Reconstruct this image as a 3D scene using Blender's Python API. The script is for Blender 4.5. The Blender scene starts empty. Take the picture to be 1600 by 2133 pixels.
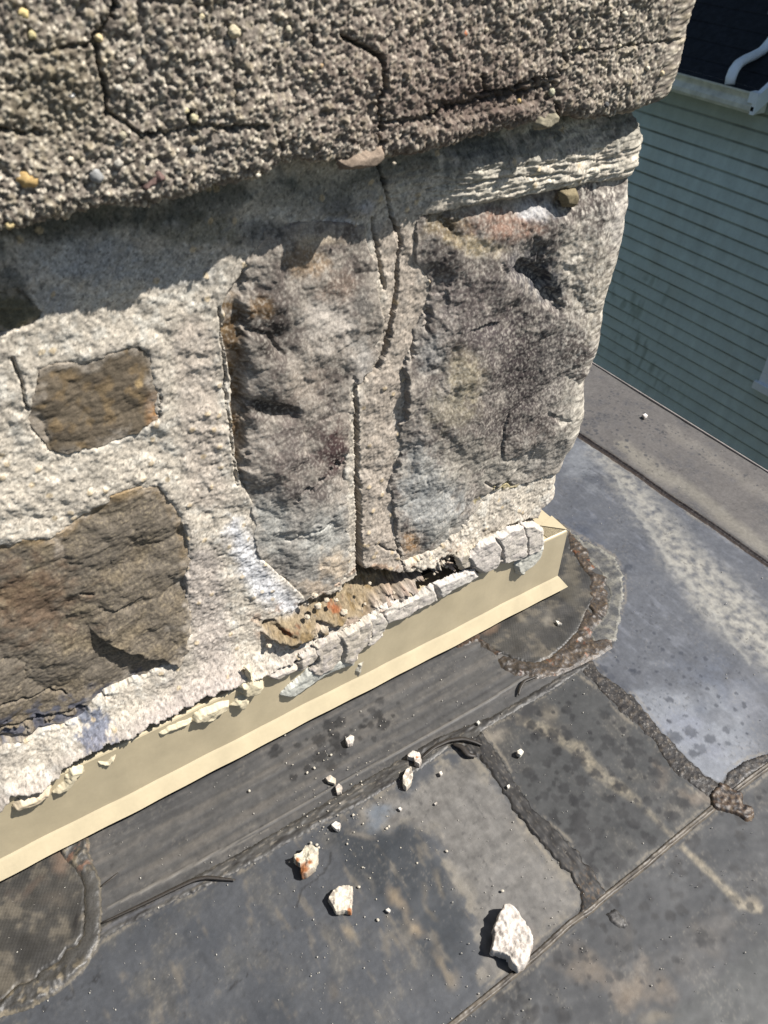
import bpy, math, random
import numpy as np
from mathutils import Vector, Matrix
random.seed(7)
scn = bpy.context.scene
COL = scn.collection
# ------------------------------------------------------------------ camera
CM = np.array([[0.84124388,-0.5405063,0.01271522],[-0.3473209,-0.55829463,-0.7534423],[0.41433915,0.62941246,-0.65739107]])
FOC = 1640.0
CAM = np.array([0.0, 0.0, 0.75])
cd = bpy.data.cameras.new('camera'); cam = bpy.data.objects.new('camera', cd); COL.objects.link(cam)
m = Matrix.Identity(4)
for r_ in range(3):
    m[r_][0] = CM[0][r_]; m[r_][1] = -CM[1][r_]; m[r_][2] = -CM[2][r_]; m[r_][3] = CAM[r_]
cam.matrix_world = m
cd.sensor_fit = 'VERTICAL'; cd.sensor_height = 24.0; cd.lens = 24.0*FOC/2133.0
cd.clip_start = 0.02; cd.clip_end = 2000
cd.dof.use_dof = True; cd.dof.focus_distance = 0.95; cd.dof.aperture_fstop = 9.0
scn.camera = cam
# ------------------------------------------------------------------ light
SUN = Vector((0.46, -0.37, 0.82)).normalized()
w = bpy.data.worlds.new('World'); scn.world = w; w.use_nodes = True
nt = w.node_tree; bg = nt.nodes['Background']
sky = nt.nodes.new('ShaderNodeTexSky'); sky.sky_type = 'NISHITA'; sky.sun_disc = False
sky.sun_elevation = math.asin(SUN.z); sky.sun_rotation = math.atan2(SUN.x, SUN.y)
nt.links.new(sky.outputs[0], bg.inputs[0]); bg.inputs[1].default_value = 0.052
sl = bpy.data.lights.new('sun', 'SUN'); so = bpy.data.objects.new('sun', sl); COL.objects.link(so)
sl.energy = 5.0; sl.angle = math.radians(0.55); sl.color = (1.0, 0.955, 0.90)
so.rotation_euler = SUN.to_track_quat('Z', 'Y').to_euler(); so.location = (2, -2, 5)
scn.view_settings.view_transform = 'Standard'; scn.view_settings.look = 'None'
scn.view_settings.exposure = 1.0; scn.view_settings.gamma = 1.0
# ------------------------------------------------------------------ measuring the photograph onto real planes
def ray(x, y): return np.array([(x-800)/FOC, (y-1066.5)/FOC, 1.0]) @ CM
def on_z(x, y, z=0.0): d = ray(x, y); return CAM + d*(z-CAM[2])/d[2]
def on_y(x, y, Y): d = ray(x, y); return CAM + d*(Y-CAM[1])/d[1]
def on_x(x, y, X): d = ray(x, y); return CAM + d*(X-CAM[0])/d[0]
def proj(X, Y, Z):
    dx, dy, dz = X-CAM[0], Y-CAM[1], Z-CAM[2]
    a = CM[0][0]*dx+CM[0][1]*dy+CM[0][2]*dz; b = CM[1][0]*dx+CM[1][1]*dy+CM[1][2]*dz
    c = CM[2][0]*dx+CM[2][1]*dy+CM[2][2]*dz; c = np.where(c < .05, .05, c)
    return FOC*a/c+800, FOC*b/c+1066.5
# ------------------------------------------------------------------ numpy noise
def _h(ix, iy, s):
    h = (ix.astype(np.int64)*374761393 + iy.astype(np.int64)*668265263 + s*1274126177) & 0xffffffff
    h = ((h ^ (h >> 13))*1274126177) & 0xffffffff
    h = ((h ^ (h >> 16))*2246822519) & 0xffffffff
    return (h ^ (h >> 15)) & 0xffffffff
def rnd(ix, iy, s): return _h(ix, iy, s)/4294967295.0
def vn(x, y, s=0):
    ix = np.floor(x); iy = np.floor(y); fx = x-ix; fy = y-iy
    ix = ix.astype(np.int64); iy = iy.astype(np.int64)
    def g(a, b, dx, dy):
        t = rnd(a, b, s)*6.2831853
        return np.cos(t)*dx + np.sin(t)*dy
    u = fx*fx*fx*(fx*(fx*6-15)+10); v = fy*fy*fy*(fy*(fy*6-15)+10)
    a = g(ix, iy, fx, fy); b = g(ix+1, iy, fx-1, fy); c = g(ix, iy+1, fx, fy-1); d = g(ix+1, iy+1, fx-1, fy-1)
    return 1.5*((a*(1-u)+b*u)*(1-v)+(c*(1-u)+d*u)*v)
def fbm(x, y, sc, o=4, s=0, gain=.5):
    r = 0; a = 1.0; t = 0
    for k in range(o):
        r = r + a*vn(x/sc*(2.03**k)+k*7.3, y/sc*(2.03**k)-k*3.1, s+k*17); t += a; a *= gain
    return r/t*1.6
def fol(S, Z, sc, o=2, s=0):
    """mineral grain, drawn out along the steep foliation of the rock"""
    return fbm((S*.527-Z*.85)/1.6, S*.85+Z*.527, sc, o, s, .6)
def ridged(x, y, sc, o=4, s=0):
    r = 0; a = 1.0; t = 0
    for k in range(o):
        r = r + a*(1-np.abs(vn(x/sc*(2.03**k), y/sc*(2.03**k), s+k*17))*2); t += a; a *= .5
    return r/t
def worley(x, y, sc, s=0):
    x = x/sc; y = y/sc; ix = np.floor(x).astype(np.int64); iy = np.floor(y).astype(np.int64)
    F1 = np.full(x.shape, 9.0); ID = np.zeros(x.shape)
    for a in (-1, 0, 1):
        for b in (-1, 0, 1):
            cx = ix+a; cy = iy+b
            d = np.hypot(cx+rnd(cx, cy, s)-x, cy+rnd(cx, cy, s+5)-y); mk = d < F1
            F1 = np.where(mk, d, F1); ID = np.where(mk, rnd(cx, cy, s+9), ID)
    return F1, ID
def facet(x, y, sc, s=0, g=.15, q=.22, a=.25):
    """continuous broken-face relief: upper envelope of tilted caps, in the units of sc"""
    x = x/sc; y = y/sc; ix = np.floor(x).astype(np.int64); iy = np.floor(y).astype(np.int64); best = np.full(x.shape, -9.0)
    for i in (-1, 0, 1):
        for j in (-1, 0, 1):
            cx = ix+i; cy = iy+j; dx = x-cx-rnd(cx, cy, s); dy = y-cy-rnd(cx, cy, s+5)
            best = np.maximum(best, rnd(cx, cy, s+9)*a+(rnd(cx, cy, s+11)*2-1)*g*dx+(rnd(cx, cy, s+13)*2-1)*g*dy-q*(dx*dx+dy*dy))
    return best*sc
def ss(a, b, x):
    t = np.clip((x-a)/(b-a), 0, 1); return t*t*(3-2*t)
def sdf(px, py, poly):
    """signed distance to a closed polygon, positive inside"""
    P = np.array(poly, float); d2 = np.full(px.shape, 1e18); ins = np.zeros(px.shape, bool)
    for i in range(len(P)):
        x1, y1 = P[i]; x2, y2 = P[(i+1) % len(P)]; ex, ey = x2-x1, y2-y1
        t = np.clip(((px-x1)*ex+(py-y1)*ey)/(ex*ex+ey*ey+1e-12), 0, 1)
        d2 = np.minimum(d2, (px-x1-t*ex)**2+(py-y1-t*ey)**2)
        if abs(ey) > 1e-9:
            c = ((y1 > py) != (y2 > py)) & (px < ex*(py-y1)/ey+x1); ins ^= c
    return np.sqrt(d2)*np.where(ins, 1, -1)
def dline(px, py, pts, wid=None):
    """distance to an open polyline; with widths per vertex returns distance minus width"""
    P = np.array(pts, float); best = np.full(px.shape, 1e9)
    for i in range(len(P)-1):
        x1, y1 = P[i]; x2, y2 = P[i+1]; ex, ey = x2-x1, y2-y1
        t = np.clip(((px-x1)*ex+(py-y1)*ey)/(ex*ex+ey*ey+1e-12), 0, 1)
        d = np.hypot(px-x1-t*ex, py-y1-t*ey)
        if wid is not None: d = d-(wid[i]*(1-t)+wid[i+1]*t)
        best = np.minimum(best, d)
    return best
def lin(c):
    c = np.array(c, float)/255.0
    return np.where(c <= .04045, c/12.92, ((c+.055)/1.055)**2.4)
def mix(A, c, w):
    w = np.clip(w, 0, 1)[..., None]; return A*(1-w)+np.asarray(c)*w
# ------------------------------------------------------------------ materials
def mat(name, rough=.85, spec=.3, fine=900.0, contrast=.5, bump=.4, dist=.0006, color=None, attr=True, metal=0, mid=0, coat=0, stretch=None, rvar=0):
    M = bpy.data.materials.new(name); M.use_nodes = True; t = M.node_tree; N = t.nodes; L = t.links
    b = N['Principled BSDF']; b.inputs['Roughness'].default_value = rough; b.inputs['Specular IOR Level'].default_value = spec
    b.inputs['Metallic'].default_value = metal; b.inputs['Coat Weight'].default_value = coat
    tc = N.new('ShaderNodeTexCoord'); mp = N.new('ShaderNodeMapping'); L.new(tc.outputs['Object'], mp.inputs[0])
    if stretch: mp.inputs['Scale'].default_value = stretch
    n1 = N.new('ShaderNodeTexNoise'); n1.inputs['Scale'].default_value = fine; n1.inputs['Detail'].default_value = 3; n1.inputs['Roughness'].default_value = .65
    L.new(mp.outputs[0], n1.inputs['Vector'])
    if attr:
        src = N.new('ShaderNodeAttribute'); src.attribute_name = 'Col'; c = src.outputs['Color']
    else:
        src = N.new('ShaderNodeRGB'); src.outputs[0].default_value = (*color, 1); c = src.outputs[0]
    mr = N.new('ShaderNodeMapRange'); mr.inputs['From Min'].default_value = .3; mr.inputs['From Max'].default_value = .7
    mr.inputs['To Min'].default_value = 1-contrast; mr.inputs['To Max'].default_value = 1+contrast*.9
    L.new(n1.outputs['Fac'], mr.inputs['Value'])
    val = mr.outputs[0]
    if mid:
        n2 = N.new('ShaderNodeTexNoise'); n2.inputs['Scale'].default_value = fine*.13; n2.inputs['Detail'].default_value = 4
        L.new(mp.outputs[0], n2.inputs['Vector'])
        m2 = N.new('ShaderNodeMapRange'); m2.inputs['From Min'].default_value = .3; m2.inputs['From Max'].default_value = .7
        m2.inputs['To Min'].default_value = 1-mid; m2.inputs['To Max'].default_value = 1+mid
        L.new(n2.outputs['Fac'], m2.inputs['Value'])
        mu = N.new('ShaderNodeMath'); mu.operation = 'MULTIPLY'; L.new(val, mu.inputs[0]); L.new(m2.outputs[0], mu.inputs[1]); val = mu.outputs[0]
    vm = N.new('ShaderNodeVectorMath'); vm.operation = 'SCALE'; L.new(c, vm.inputs[0]); L.new(val, vm.inputs['Scale'])
    L.new(vm.outputs[0], b.inputs['Base Color'])
    if rvar:
        m3 = N.new('ShaderNodeMapRange'); m3.inputs['To Min'].default_value = rough-rvar; m3.inputs['To Max'].default_value = rough+rvar
        n3 = N.new('ShaderNodeTexNoise'); n3.inputs['Scale'].default_value = 30; n3.inputs['Detail'].default_value = 4
        L.new(mp.outputs[0], n3.inputs['Vector']); L.new(n3.outputs['Fac'], m3.inputs['Value']); L.new(m3.outputs[0], b.inputs['Roughness'])
    if bump:
        bp = N.new('ShaderNodeBump'); bp.inputs['Strength'].default_value = bump; bp.inputs['Distance'].default_value = dist
        L.new(n1.outputs['Fac'], bp.inputs['Height']); L.new(bp.outputs[0], b.inputs['Normal'])
    return M
MAT = dict(
    crown=mat('weathered_concrete', .95, .15, 700, .35, .25, .0004),
    mortar=mat('mortar', .95, .15, 800, .24, .2, .0004, mid=.10),
    stone=mat('fieldstone', .88, .25, 900, .30, .14, .0003, mid=.14),
    rubber=mat('black_rubber_membrane', .52, .42, 1500, .16, .25, .0002, mid=.08, rvar=.12),
    bead=mat('sealant', .5, .45, 500, .3, .5, .0006, mid=.2, rvar=.12),
    weave=mat('scrim_rubber', .5, .42, 1200, .18, .2, .0002, mid=.10),
    chip=mat('mortar_chip', .95, .15, 900, .22, .5, .0006, mid=.08),
    pebble=mat('pebble', .75, .3, 700, .2, .3, .0004, mid=.12),
    smear=mat('dried_caulk', .6, .4, 600, .10, .4, .0005),
    tan=mat('tan_coated_metal', .38, .5, 300, .03, .05, .0001, color=(.365, .31, .205), attr=False, mid=.07),
    white=mat('white_painted_metal', .45, .4, 40, .05, 0, color=(.74, .78, .78), attr=False, mid=.10),
    grime=mat('stained_white_metal', .5, .4, 14, .22, 0, color=(.62, .61, .50), attr=False, mid=.12),
    siding=mat('vinyl_siding', .55, .35, 60, .05, 0, mid=.06),
    shingle=mat('dark_shingles', .9, .2, 160, .4, .4, .004, color=(.018, .02, .024), attr=False, mid=.3),
    dark=mat('dark_void', .9, .1, 60, .2, 0, color=(.01, .01, .01), attr=False),
    glass=mat('window_glass', .08, .6, 3, .1, 0, color=(.03, .04, .05), attr=False),
    drip=mat('roof_edge_metal', .5, .5, 200, .15, 0, color=(.20, .18, .17), attr=False, mid=.2),
    ground=mat('lawn_soil', .95, .1, 8, .3, 0, color=(.05, .07, .03), attr=False, mid=.3),
    coarse=mat('old_rubber_roof', .6, .4, 60, .2, 0, color=(.05, .05, .05), attr=False, mid=.3),
)
# ------------------------------------------------------------------ mesh builders
def tag(o, label=None, cat=None, group=None, kind=None):
    if label: o['label'] = label
    if cat: o['category'] = cat
    if group: o['group'] = group
    if kind: o['kind'] = kind
    return o
def empty(name, loc=(0, 0, 0)):
    o = bpy.data.objects.new(name, None); o.location = loc; o.empty_display_size = .05; COL.objects.link(o); return o
def attach(o, parent):
    if parent is not None:
        o.parent = parent
        o.matrix_parent_inverse = Matrix.Translation(-world_loc(parent))
def world_loc(p):
    v = Vector(p.location)
    while p.parent is not None:
        v = v; break
    return v
def mesh_np(name, V, F, m_, parent=None, col=None, smooth=True):
    me = bpy.data.meshes.new(name); n = len(V); f = len(F); k = F.shape[1]
    me.vertices.add(n); me.vertices.foreach_set('co', np.ascontiguousarray(V, np.float32).ravel())
    me.loops.add(f*k); me.loops.foreach_set('vertex_index', np.ascontiguousarray(F, np.int32).ravel())
    me.polygons.add(f); me.polygons.foreach_set('loop_start', np.arange(0, f*k, k, dtype=np.int32))
    me.polygons.foreach_set('loop_total', np.full(f, k, np.int32))
    me.polygons.foreach_set('use_smooth', np.full(f, smooth))
    me.update(calc_edges=True)
    if col is not None:
        a = me.attributes.new('Col', 'FLOAT_COLOR', 'POINT')
        c = np.ones((n, 4), np.float32); c[:, :3] = np.clip(col, 0.003, .92); a.data.foreach_set('color', c.ravel())
    me.materials.append(m_)
    o = bpy.data.objects.new(name, me); COL.objects.link(o); attach(o, parent); return o
def grid_mesh(name, X, Y, Z, mask, colr, m_, parent=None, flip=False):
    n, k = X.shape
    fm = mask[:-1, :-1] & mask[1:, :-1] & mask[1:, 1:] & mask[:-1, 1:]
    idx = np.arange(n*k).reshape(n, k)
    a = idx[:-1, :-1][fm]; b = idx[1:, :-1][fm]; c = idx[1:, 1:][fm]; d = idx[:-1, 1:][fm]
    F = np.stack([a, b, c, d] if not flip else [a, d, c, b], 1)
    used = np.unique(F); rm = np.zeros(n*k, np.int64); rm[used] = np.arange(len(used))
    V = np.stack([X, Y, Z], -1).reshape(-1, 3)[used]; C = colr.reshape(-1, 3)[used]
    return mesh_np(name, V, rm[F], m_, parent, C)
class MB:
    def __init__(s): s.v = []; s.f = []
    def quad(s, *p):
        i = len(s.v); s.v += [tuple(q) for q in p]; s.f.append(tuple(range(i, i+len(p))))
    def box(s, x0, x1, y0, y1, z0, z1):
        i = len(s.v); s.v += [(x, y, z) for z in (z0, z1) for y in (y0, y1) for x in (x0, x1)]
        s.f += [tuple(i+j for j in q) for q in ((0, 2, 3, 1), (4, 5, 7, 6), (0, 1, 5, 4), (2, 6, 7, 3), (0, 4, 6, 2), (1, 3, 7, 5))]
    def tube(s, pts, rads, n=12, squash=1.0):
        i0 = len(s.v); P = [Vector(p) for p in pts]
        for k, p in enumerate(P):
            t = (P[min(k+1, len(P)-1)]-P[max(k-1, 0)]).normalized()
            a = t.cross(Vector((.13, .3, .94))).normalized(); b = t.cross(a).normalized()
            for j in range(n):
                an = 2*math.pi*j/n; r = rads[k]
                s.v.append(tuple(p+a*math.cos(an)*r+b*math.sin(an)*r*squash))
        for k in range(len(P)-1):
            for j in range(n):
                s.f.append((i0+k*n+j, i0+k*n+(j+1) % n, i0+(k+1)*n+(j+1) % n, i0+(k+1)*n+j))
        s.f.append(tuple(i0+j for j in range(n))[::-1]); s.f.append(tuple(i0+(len(P)-1)*n+j for j in range(n)))
    def build(s, name, m_, parent=None, smooth=False, bevel=0):
        me = bpy.data.meshes.new(name); me.from_pydata(s.v, [], s.f); me.update(); me.materials.append(m_)
        if smooth:
            for p in me.polygons: p.use_smooth = True
        o = bpy.data.objects.new(name, me); COL.objects.link(o); attach(o, parent)
        if bevel:
            b = o.modifiers.new('bevel', 'BEVEL'); b.width = bevel; b.segments = 2; b.limit_method = 'ANGLE'
        return o
# ------------------------------------------------------------------ the setting
YW = 0.488; XW = 0.5622              # nominal faces of the chimney wall and its corner
YF = 0.4689; XF = 0.5766; ZF = 0.107  # metal flashing
KR = 2.75                             # sunlight on flat roof / on the wall, for choosing base colours
KW = 1.55
def Rl(*c): return lin(c)/KR
def Wl(*c): return lin(c)/KW

# ground far below
mb = MB(); mb.quad((-60, -60, -6), (60, -60, -6), (60, 60, -6), (-60, 60, -6))
tag(mb.build('ground', MAT['ground']), kind='structure')
mb = MB(); mb.box(-4, 1.024, -3, 6, -6, -.012)
tag(mb.build('roof_deck', MAT['coarse']), kind='structure')

# ---- roof sheet: relief and pigment from photo measurements on z = 0
RES = .0015
def zgrid(x0, x1, y0, y1, res=RES):
    U, V = np.meshgrid(np.arange(x0, x1, res), np.arange(y0, y1, res), indexing='ij')
    PX, PY = proj(U, V, np.zeros_like(U)); return U, V, PX, PY
B_POLY = [(1203,1397),(1156,1431),(1091,1469),(1003,1519),(1025,1553),(1053,1594),(1067,1624),(1112,1687),(1187,1759),(1240,1822),(1259,1860),(1337,1800),(1397,1748),(1487,1672),(1405,1609),(1367,1549),(1322,1504),(1287,1475),(1241,1425)]
C_POLY = [(1100,700),(1210,905),(1600,1178),(1900,1390),(1900,1500),(1600,1571),(1555,1586),(1517,1609),(1502,1631),(1469,1616),(1431,1579),(1394,1541),(1360,1504),(1319,1453),(1281,1425),(1247,1400),(1233,1375),(1276,1350),(1281,1332),(1287,1297),(1296,1245),(1296,1197),(1280,1166),(1250,1144),(1100,1060)]
E_POLY = [(-300,2260),(0,2117),(150,2044),(205,1960),(300,1905),(480,1820),(571,1769),(684,1705),(740,1679),(822,1630),(875,1600),(931,1559),(961,1562),(984,1570),(1000,1579),(1037,1631),(1067,1680),(1112,1740),(1150,1785),(1187,1822),(1210,1860),(1210,1885),(1195,1905),(1131,1955),(1067,2015),(1000,2075),(920,2150),(700,2400),(-300,2600)]
F_POLY = [(935,2150),(1000,2100),(1067,2045),(1131,1990),(1187,1938),(1259,1880),(1337,1820),(1397,1768),(1487,1694),(1532,1660),(1600,1606),(1900,1400),(1900,2700),(700,2500)]
D_POLY = [(1100,650),(1245,765),(1600,985),(1900,1180),(1900,1370),(1600,1165),(1210,897),(1100,800)]
G_POLY = [(-200,2050),(165,1745),(600,1500),(1000,1290),(1180,1405),(1100,1450),(1025,1491),(912,1536),(837,1581),(725,1645),(609,1712),(500,1776),(350,1855),(213,1925),(150,1960)]
def blot(A, PX, PY, U, V, items, sd=0):
    """stains of the rubber itself: (x, y, rx, ry, angle, colour, strength)"""
    nx = fbm(U, V, .03, 4, sd+3)*.8; ny = fbm(U, V, .03, 4, sd+31)*.8
    for (x, y, rx, ry, an, c, st) in items:
        a = math.radians(an); dx = PX-x+nx*rx*.9; dy = PY-y+ny*ry*.9
        u = (dx*math.cos(a)+dy*math.sin(a))/rx; v = (-dx*math.sin(a)+dy*math.cos(a))/ry
        A[:] = mix(A, c, st*(1-ss(.1, 1.25, np.hypot(u, v))))
    return A
def spots(A, PX, PY, U, V, lst, c, st):
    """round water-drop marks, splatted locally"""
    nz = fbm(U, V, .0045, 2, 77)
    for (x, y, r) in lst:
        p = on_z(x, y); rr = r*.00055
        i0 = int((p[0]-rr*2.6-U[0, 0])/RES); i1 = int((p[0]+rr*2.6-U[0, 0])/RES)+2
        j0 = int((p[1]-rr*2.6-V[0, 0])/RES); j1 = int((p[1]+rr*2.6-V[0, 0])/RES)+2
        if i1 <= 1 or j1 <= 1 or i0 >= U.shape[0]-1 or j0 >= U.shape[1]-1: continue
        s = (slice(max(i0, 0), i1), slice(max(j0, 0), j1))
        d = np.hypot(U[s]-p[0], V[s]-p[1])/rr + nz[s]*.38
        A[s] = mix(A[s], c, st*(.7+.3*((x*7.3) % 1))*(1-ss(.7, 1.25, d)))
def roof_base_height(U, V): return fbm(U, V, .16, 3, 2)*.0016+fbm(U, V, .03, 3, 5)*.0004
def build_roof():
    U, V, PX, PY = zgrid(-.40, 1.030, -.20, 1.40)
    H = roof_base_height(U, V)
    A = np.zeros(U.shape+(3,)); A[:] = Rl(98, 96, 92)
    n1 = fbm(U, V, .05, 5, 11); n2 = fbm(U, V, .012, 4, 13); n3 = fbm(U, V, .004, 3, 15); nb = fbm(U, V, .11, 4, 19)
    def region(poly, c, edge=3):
        s = sdf(PX+n2*5, PY+n2*5, poly); A[:] = mix(A, c, ss(-edge, edge, s)); return s
    def streak(ang, along, across, sd):
        p = on_z(1000, 1700); a = math.radians(ang)
        u = (U*math.cos(a)+V*math.sin(a))/along; v = (-U*math.sin(a)+V*math.cos(a))/across
        return fbm(u, v, 1.0, 4, sd)
    stk = streak(90, .05, .012, 41)      # marks that run square to the wall
    stx = streak(0, .16, .011, 43)       # marks that run along the wall
    # G, strip along the flashing
    g = ss(-3, 3, sdf(PX, PY, G_POLY))
    cg = mix(np.zeros_like(A)+Rl(100, 98, 95), Rl(128, 121, 112), ss(-.25, .8, stx+n2*.3)*.7); cg = mix(cg, Rl(70, 69, 70), ss(0, .8, -stx+n1*.4)*.6)
    A = mix(A, cg, g); H += g*stx*.0004
    # E, big near sheet
    e = ss(-3, 3, sdf(PX, PY, E_POLY)); ce = np.zeros_like(A)+Rl(94, 96, 99)
    ce = mix(ce, Rl(106, 104, 100), ss(-.1, .8, n1+n2*.3)); ce = mix(ce, Rl(66, 70, 75), ss(.1, .9, -nb+n2*.3)*.7)
    A = mix(A, ce, e)
    tan_ = sdf(PX+n1*26+n2*10, PY+n1*26+n2*10, [(880,1610),(985,1575),(1210,1860),(1205,1900),(1110,1975),(1060,2040),(1000,2050),(985,1960),(985,1880),(930,1810),(905,1740),(850,1720),(770,1740),(740,1700),(800,1650)])
    A = mix(A, Rl(146, 140, 131)*(1+n2[..., None]*.25), ss(-10, 18, tan_)*e*.85)
    A = mix(A, Rl(172, 161, 142), (ss(-10, 0, tan_)*(1-ss(2, 34, tan_)))*e*ss(1400, 1800, PX+PY*.5)*ss(-.4, .5, n2+n1)*.6)
    dk = sdf(PX+n1*24+n2*8, PY+n1*24+n2*8, [(700,1730),(780,1735),(870,1730),(915,1800),(960,1880),(975,1960),(930,2040),(850,1960),(790,1880),(720,1800)])
    A = mix(A, Rl(62, 67, 72), ss(-20, 16, dk)*e*.9)
    lt = [(828,1870,16,42,-28,Rl(170,150,122),.8),(868,1925,18,36,-30,Rl(172,152,124),.9),(722,1945,13,30,-28,Rl(165,148,122),.8),(930,2010,18,50,-33,Rl(160,144,120),.7),(770,1835,9,34,-25,Rl(130,124,114),.6),
          (820,1945,10,40,-25,Rl(135,124,106),.6),(915,1850,9,36,-25,Rl(140,128,108),.6),(680,1950,14,44,-20,Rl(118,112,102),.5),(560,1880,12,40,-20,Rl(110,108,104),.5),(895,1885,8,40,-35,Rl(140,128,108),.5),
          (795,1700,44,26,-10,Rl(140,150,160),.75),(760,1735,50,12,10,Rl(160,150,135),.6),(690,2060,20,26,0,Rl(120,110,96),.5),(500,2000,40,60,-20,Rl(104,104,102),.45),(870,2060,26,40,-30,Rl(70,72,76),.6),
          (620,2090,50,30,0,Rl(96,98,100),.5),(420,1960,60,40,-20,Rl(74,78,84),.5),(1090,1960,36,40,0,Rl(130,112,98),.6)]
    blot(A, PX, PY, U, V, lt, 60)
    A = mix(A, Rl(176, 160, 134), ss(.35, 1.0, stk+n2*.35+nb*.3)*e*.3*(1-ss(0, 20, tan_))); A = mix(A, Rl(46, 48, 52), ss(.25, .9, -stk+n2*.3)*e*.3)
    A = mix(A, Rl(168, 156, 134), ss(.5, 1.0, stk+n2*.4)*(1-e)*(1-g)*.4)
    # B, spotted panel
    b = ss(-3, 3, sdf(PX, PY, B_POLY)); cb = np.zeros_like(A)+Rl(82, 82, 80)
    cb = mix(cb, Rl(108, 103, 94), ss(0, .8, n1+n2*.4)*.5); cb = mix(cb, Rl(62, 62, 62), ss(0, .8, -nb+n2*.3)*.6)
    A = mix(A, cb, b)
    # F, near right
    f_ = ss(-3, 3, sdf(PX, PY, F_POLY)); cf = np.zeros_like(A)+Rl(76, 77, 78)
    cf = mix(cf, Rl(98, 94, 88), ss(0, .8, n1+n2*.4)*.45); cf = mix(cf, Rl(62, 64, 66), ss(0, .8, -nb+n2*.3)*.6)
    A = mix(A, cf, f_)
    crn = ss(-14, 14, (PX-1370)*.62+(PY-2133)*.78+ n2*10)*ss(1300, 1420, PX)
    A = mix(A, Rl(78, 80, 78), crn*.85*f_)
    blot(A, PX, PY, U, V, [(1090,1950+60,60,26,-30,Rl(140,126,108),.5),(1225,2010,70,40,20,Rl(150,134,114),.65),(1340,2060,60,50,10,Rl(160,142,120),.7),(1280,2050,80,30,30,Rl(140,126,110),.6),(1370,2125,40,20,-10,Rl(150,138,118),.7),
          (1100,2110,20,36,-25,Rl(130,124,112),.6),(1480,1950,50,50,0,Rl(116,108,98),.5),(1565,1885,26,22,10,Rl(180,165,140),.75),(1420,2000,60,40,40,Rl(106,100,92),.5),(1300,1950,30,40,0,Rl(104,98,90),.5)], 61)
    # long light scratch-like stain
    for pts, wd in (([(1205,1550),(1235,1600),(1290,1640),(1330,1670)], [10,14,12,6]), ([(1080,1500),(1140,1520),(1190,1555),(1230,1590)], [8,12,10,8]),
                    ([(1350,1690),(1372,1712),(1400,1742)], [6,4,3]), ([(1415,1758),(1450,1790),(1500,1838),(1545,1885),(1580,1890)], [3,5,5,9,7])):
        d = dline(PX+n2*9, PY+n2*9, pts, wd); A = mix(A, Rl(182, 168, 142), (1-ss(-7, 7, d))*(.75+.5*n3+.2)*(1-.5*b))
    blot(A, PX, PY, U, V, [(1030,1530,30,16,20,Rl(170,158,140),.8),(1150,1490,40,26,40,Rl(150,138,118),.6),(1060,1500,60,16,-30,Rl(58,56,56),.7),(1110,1480,46,16,-30,Rl(56,54,54),.6),(1170,1520,30,12,30,Rl(58,56,56),.5),
          (1400,1690,40,20,-40,Rl(112,106,96),.6),(1370,1600,24,40,-35,Rl(150,132,112),.5),(1450,1665,44,16,35,Rl(150,132,112),.6)], 62)
    # C, bluish bright sheet
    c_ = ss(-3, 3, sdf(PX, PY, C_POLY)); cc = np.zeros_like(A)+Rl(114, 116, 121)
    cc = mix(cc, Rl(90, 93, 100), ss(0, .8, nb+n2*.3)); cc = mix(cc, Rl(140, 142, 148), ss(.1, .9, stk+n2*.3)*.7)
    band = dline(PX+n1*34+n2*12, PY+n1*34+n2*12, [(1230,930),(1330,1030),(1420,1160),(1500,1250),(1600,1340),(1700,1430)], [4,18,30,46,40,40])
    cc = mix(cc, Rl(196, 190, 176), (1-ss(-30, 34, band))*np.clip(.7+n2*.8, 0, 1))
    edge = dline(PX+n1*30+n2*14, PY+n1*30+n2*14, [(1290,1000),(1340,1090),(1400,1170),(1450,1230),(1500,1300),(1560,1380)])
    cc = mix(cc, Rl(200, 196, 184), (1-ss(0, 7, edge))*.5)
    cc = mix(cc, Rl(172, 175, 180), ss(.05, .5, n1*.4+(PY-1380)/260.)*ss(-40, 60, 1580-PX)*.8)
    A = mix(A, cc, c_)
    blot(A, PX, PY, U, V, [(1210,960,40,60,-30,Rl(170,172,174),.6),(1200,1180-60,60,60,30,Rl(88,96,112),.5),(1500,1430,110,60,35,Rl(126,132,144),.6),(1430,1510,60,40,40,Rl(160,164,176),.6),(1480,1575,40,26,-20,Rl(165,168,178),.6),(1560,1470,60,40,30,Rl(150,150,154),.5)], 63)
    # D, far strip
    d_ = ss(-2, 2, sdf(PX, PY, D_POLY)); cdv = np.zeros_like(A)+Rl(128, 122, 116)
    cdv = mix(cdv, Rl(108, 105, 104), ss(0, .8, n1+n2*.3)); 
    cdv = mix(cdv, Rl(168, 160, 144), (1-ss(4, 22, dline(PX+n1*24+n2*10, PY+n1*24+n2*10, [(1300,930),(1380,985),(1450,1030),(1560,1120),(1650,1180)])))*.7)
    cdv = mix(cdv, Rl(160, 152, 140), (1-ss(2, 20, dline(PX+n1*20+n2*10, PY+n1*20+n2*10, [(1400,900),(1480,950),(1560,1010),(1640,1060)])))*.6)
    A = mix(A, cdv, d_)
    # general dust veil and fine mottling
    A = mix(A, Rl(160, 150, 134), ss(.45, 1.1, n3+n1*.6)*.22)
    A *= (1+n3*.13+n2*.13)[..., None]*np.array([.97, 1.0, 1.05])
    # scuffs and hairline scratches
    sc_ = ridged(U, V, .05, 3, 91); A = mix(A, Rl(52, 52, 55), ss(.93, .99, sc_)*ss(.1, .5, n1)*.45)
    sc_ = ridged(U*.35+V*.9, V*.35-U*.9, .035, 2, 93); A = mix(A, Rl(176, 170, 158), ss(.965, .995, sc_)*ss(0, .5, -n1)*.4)
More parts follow.
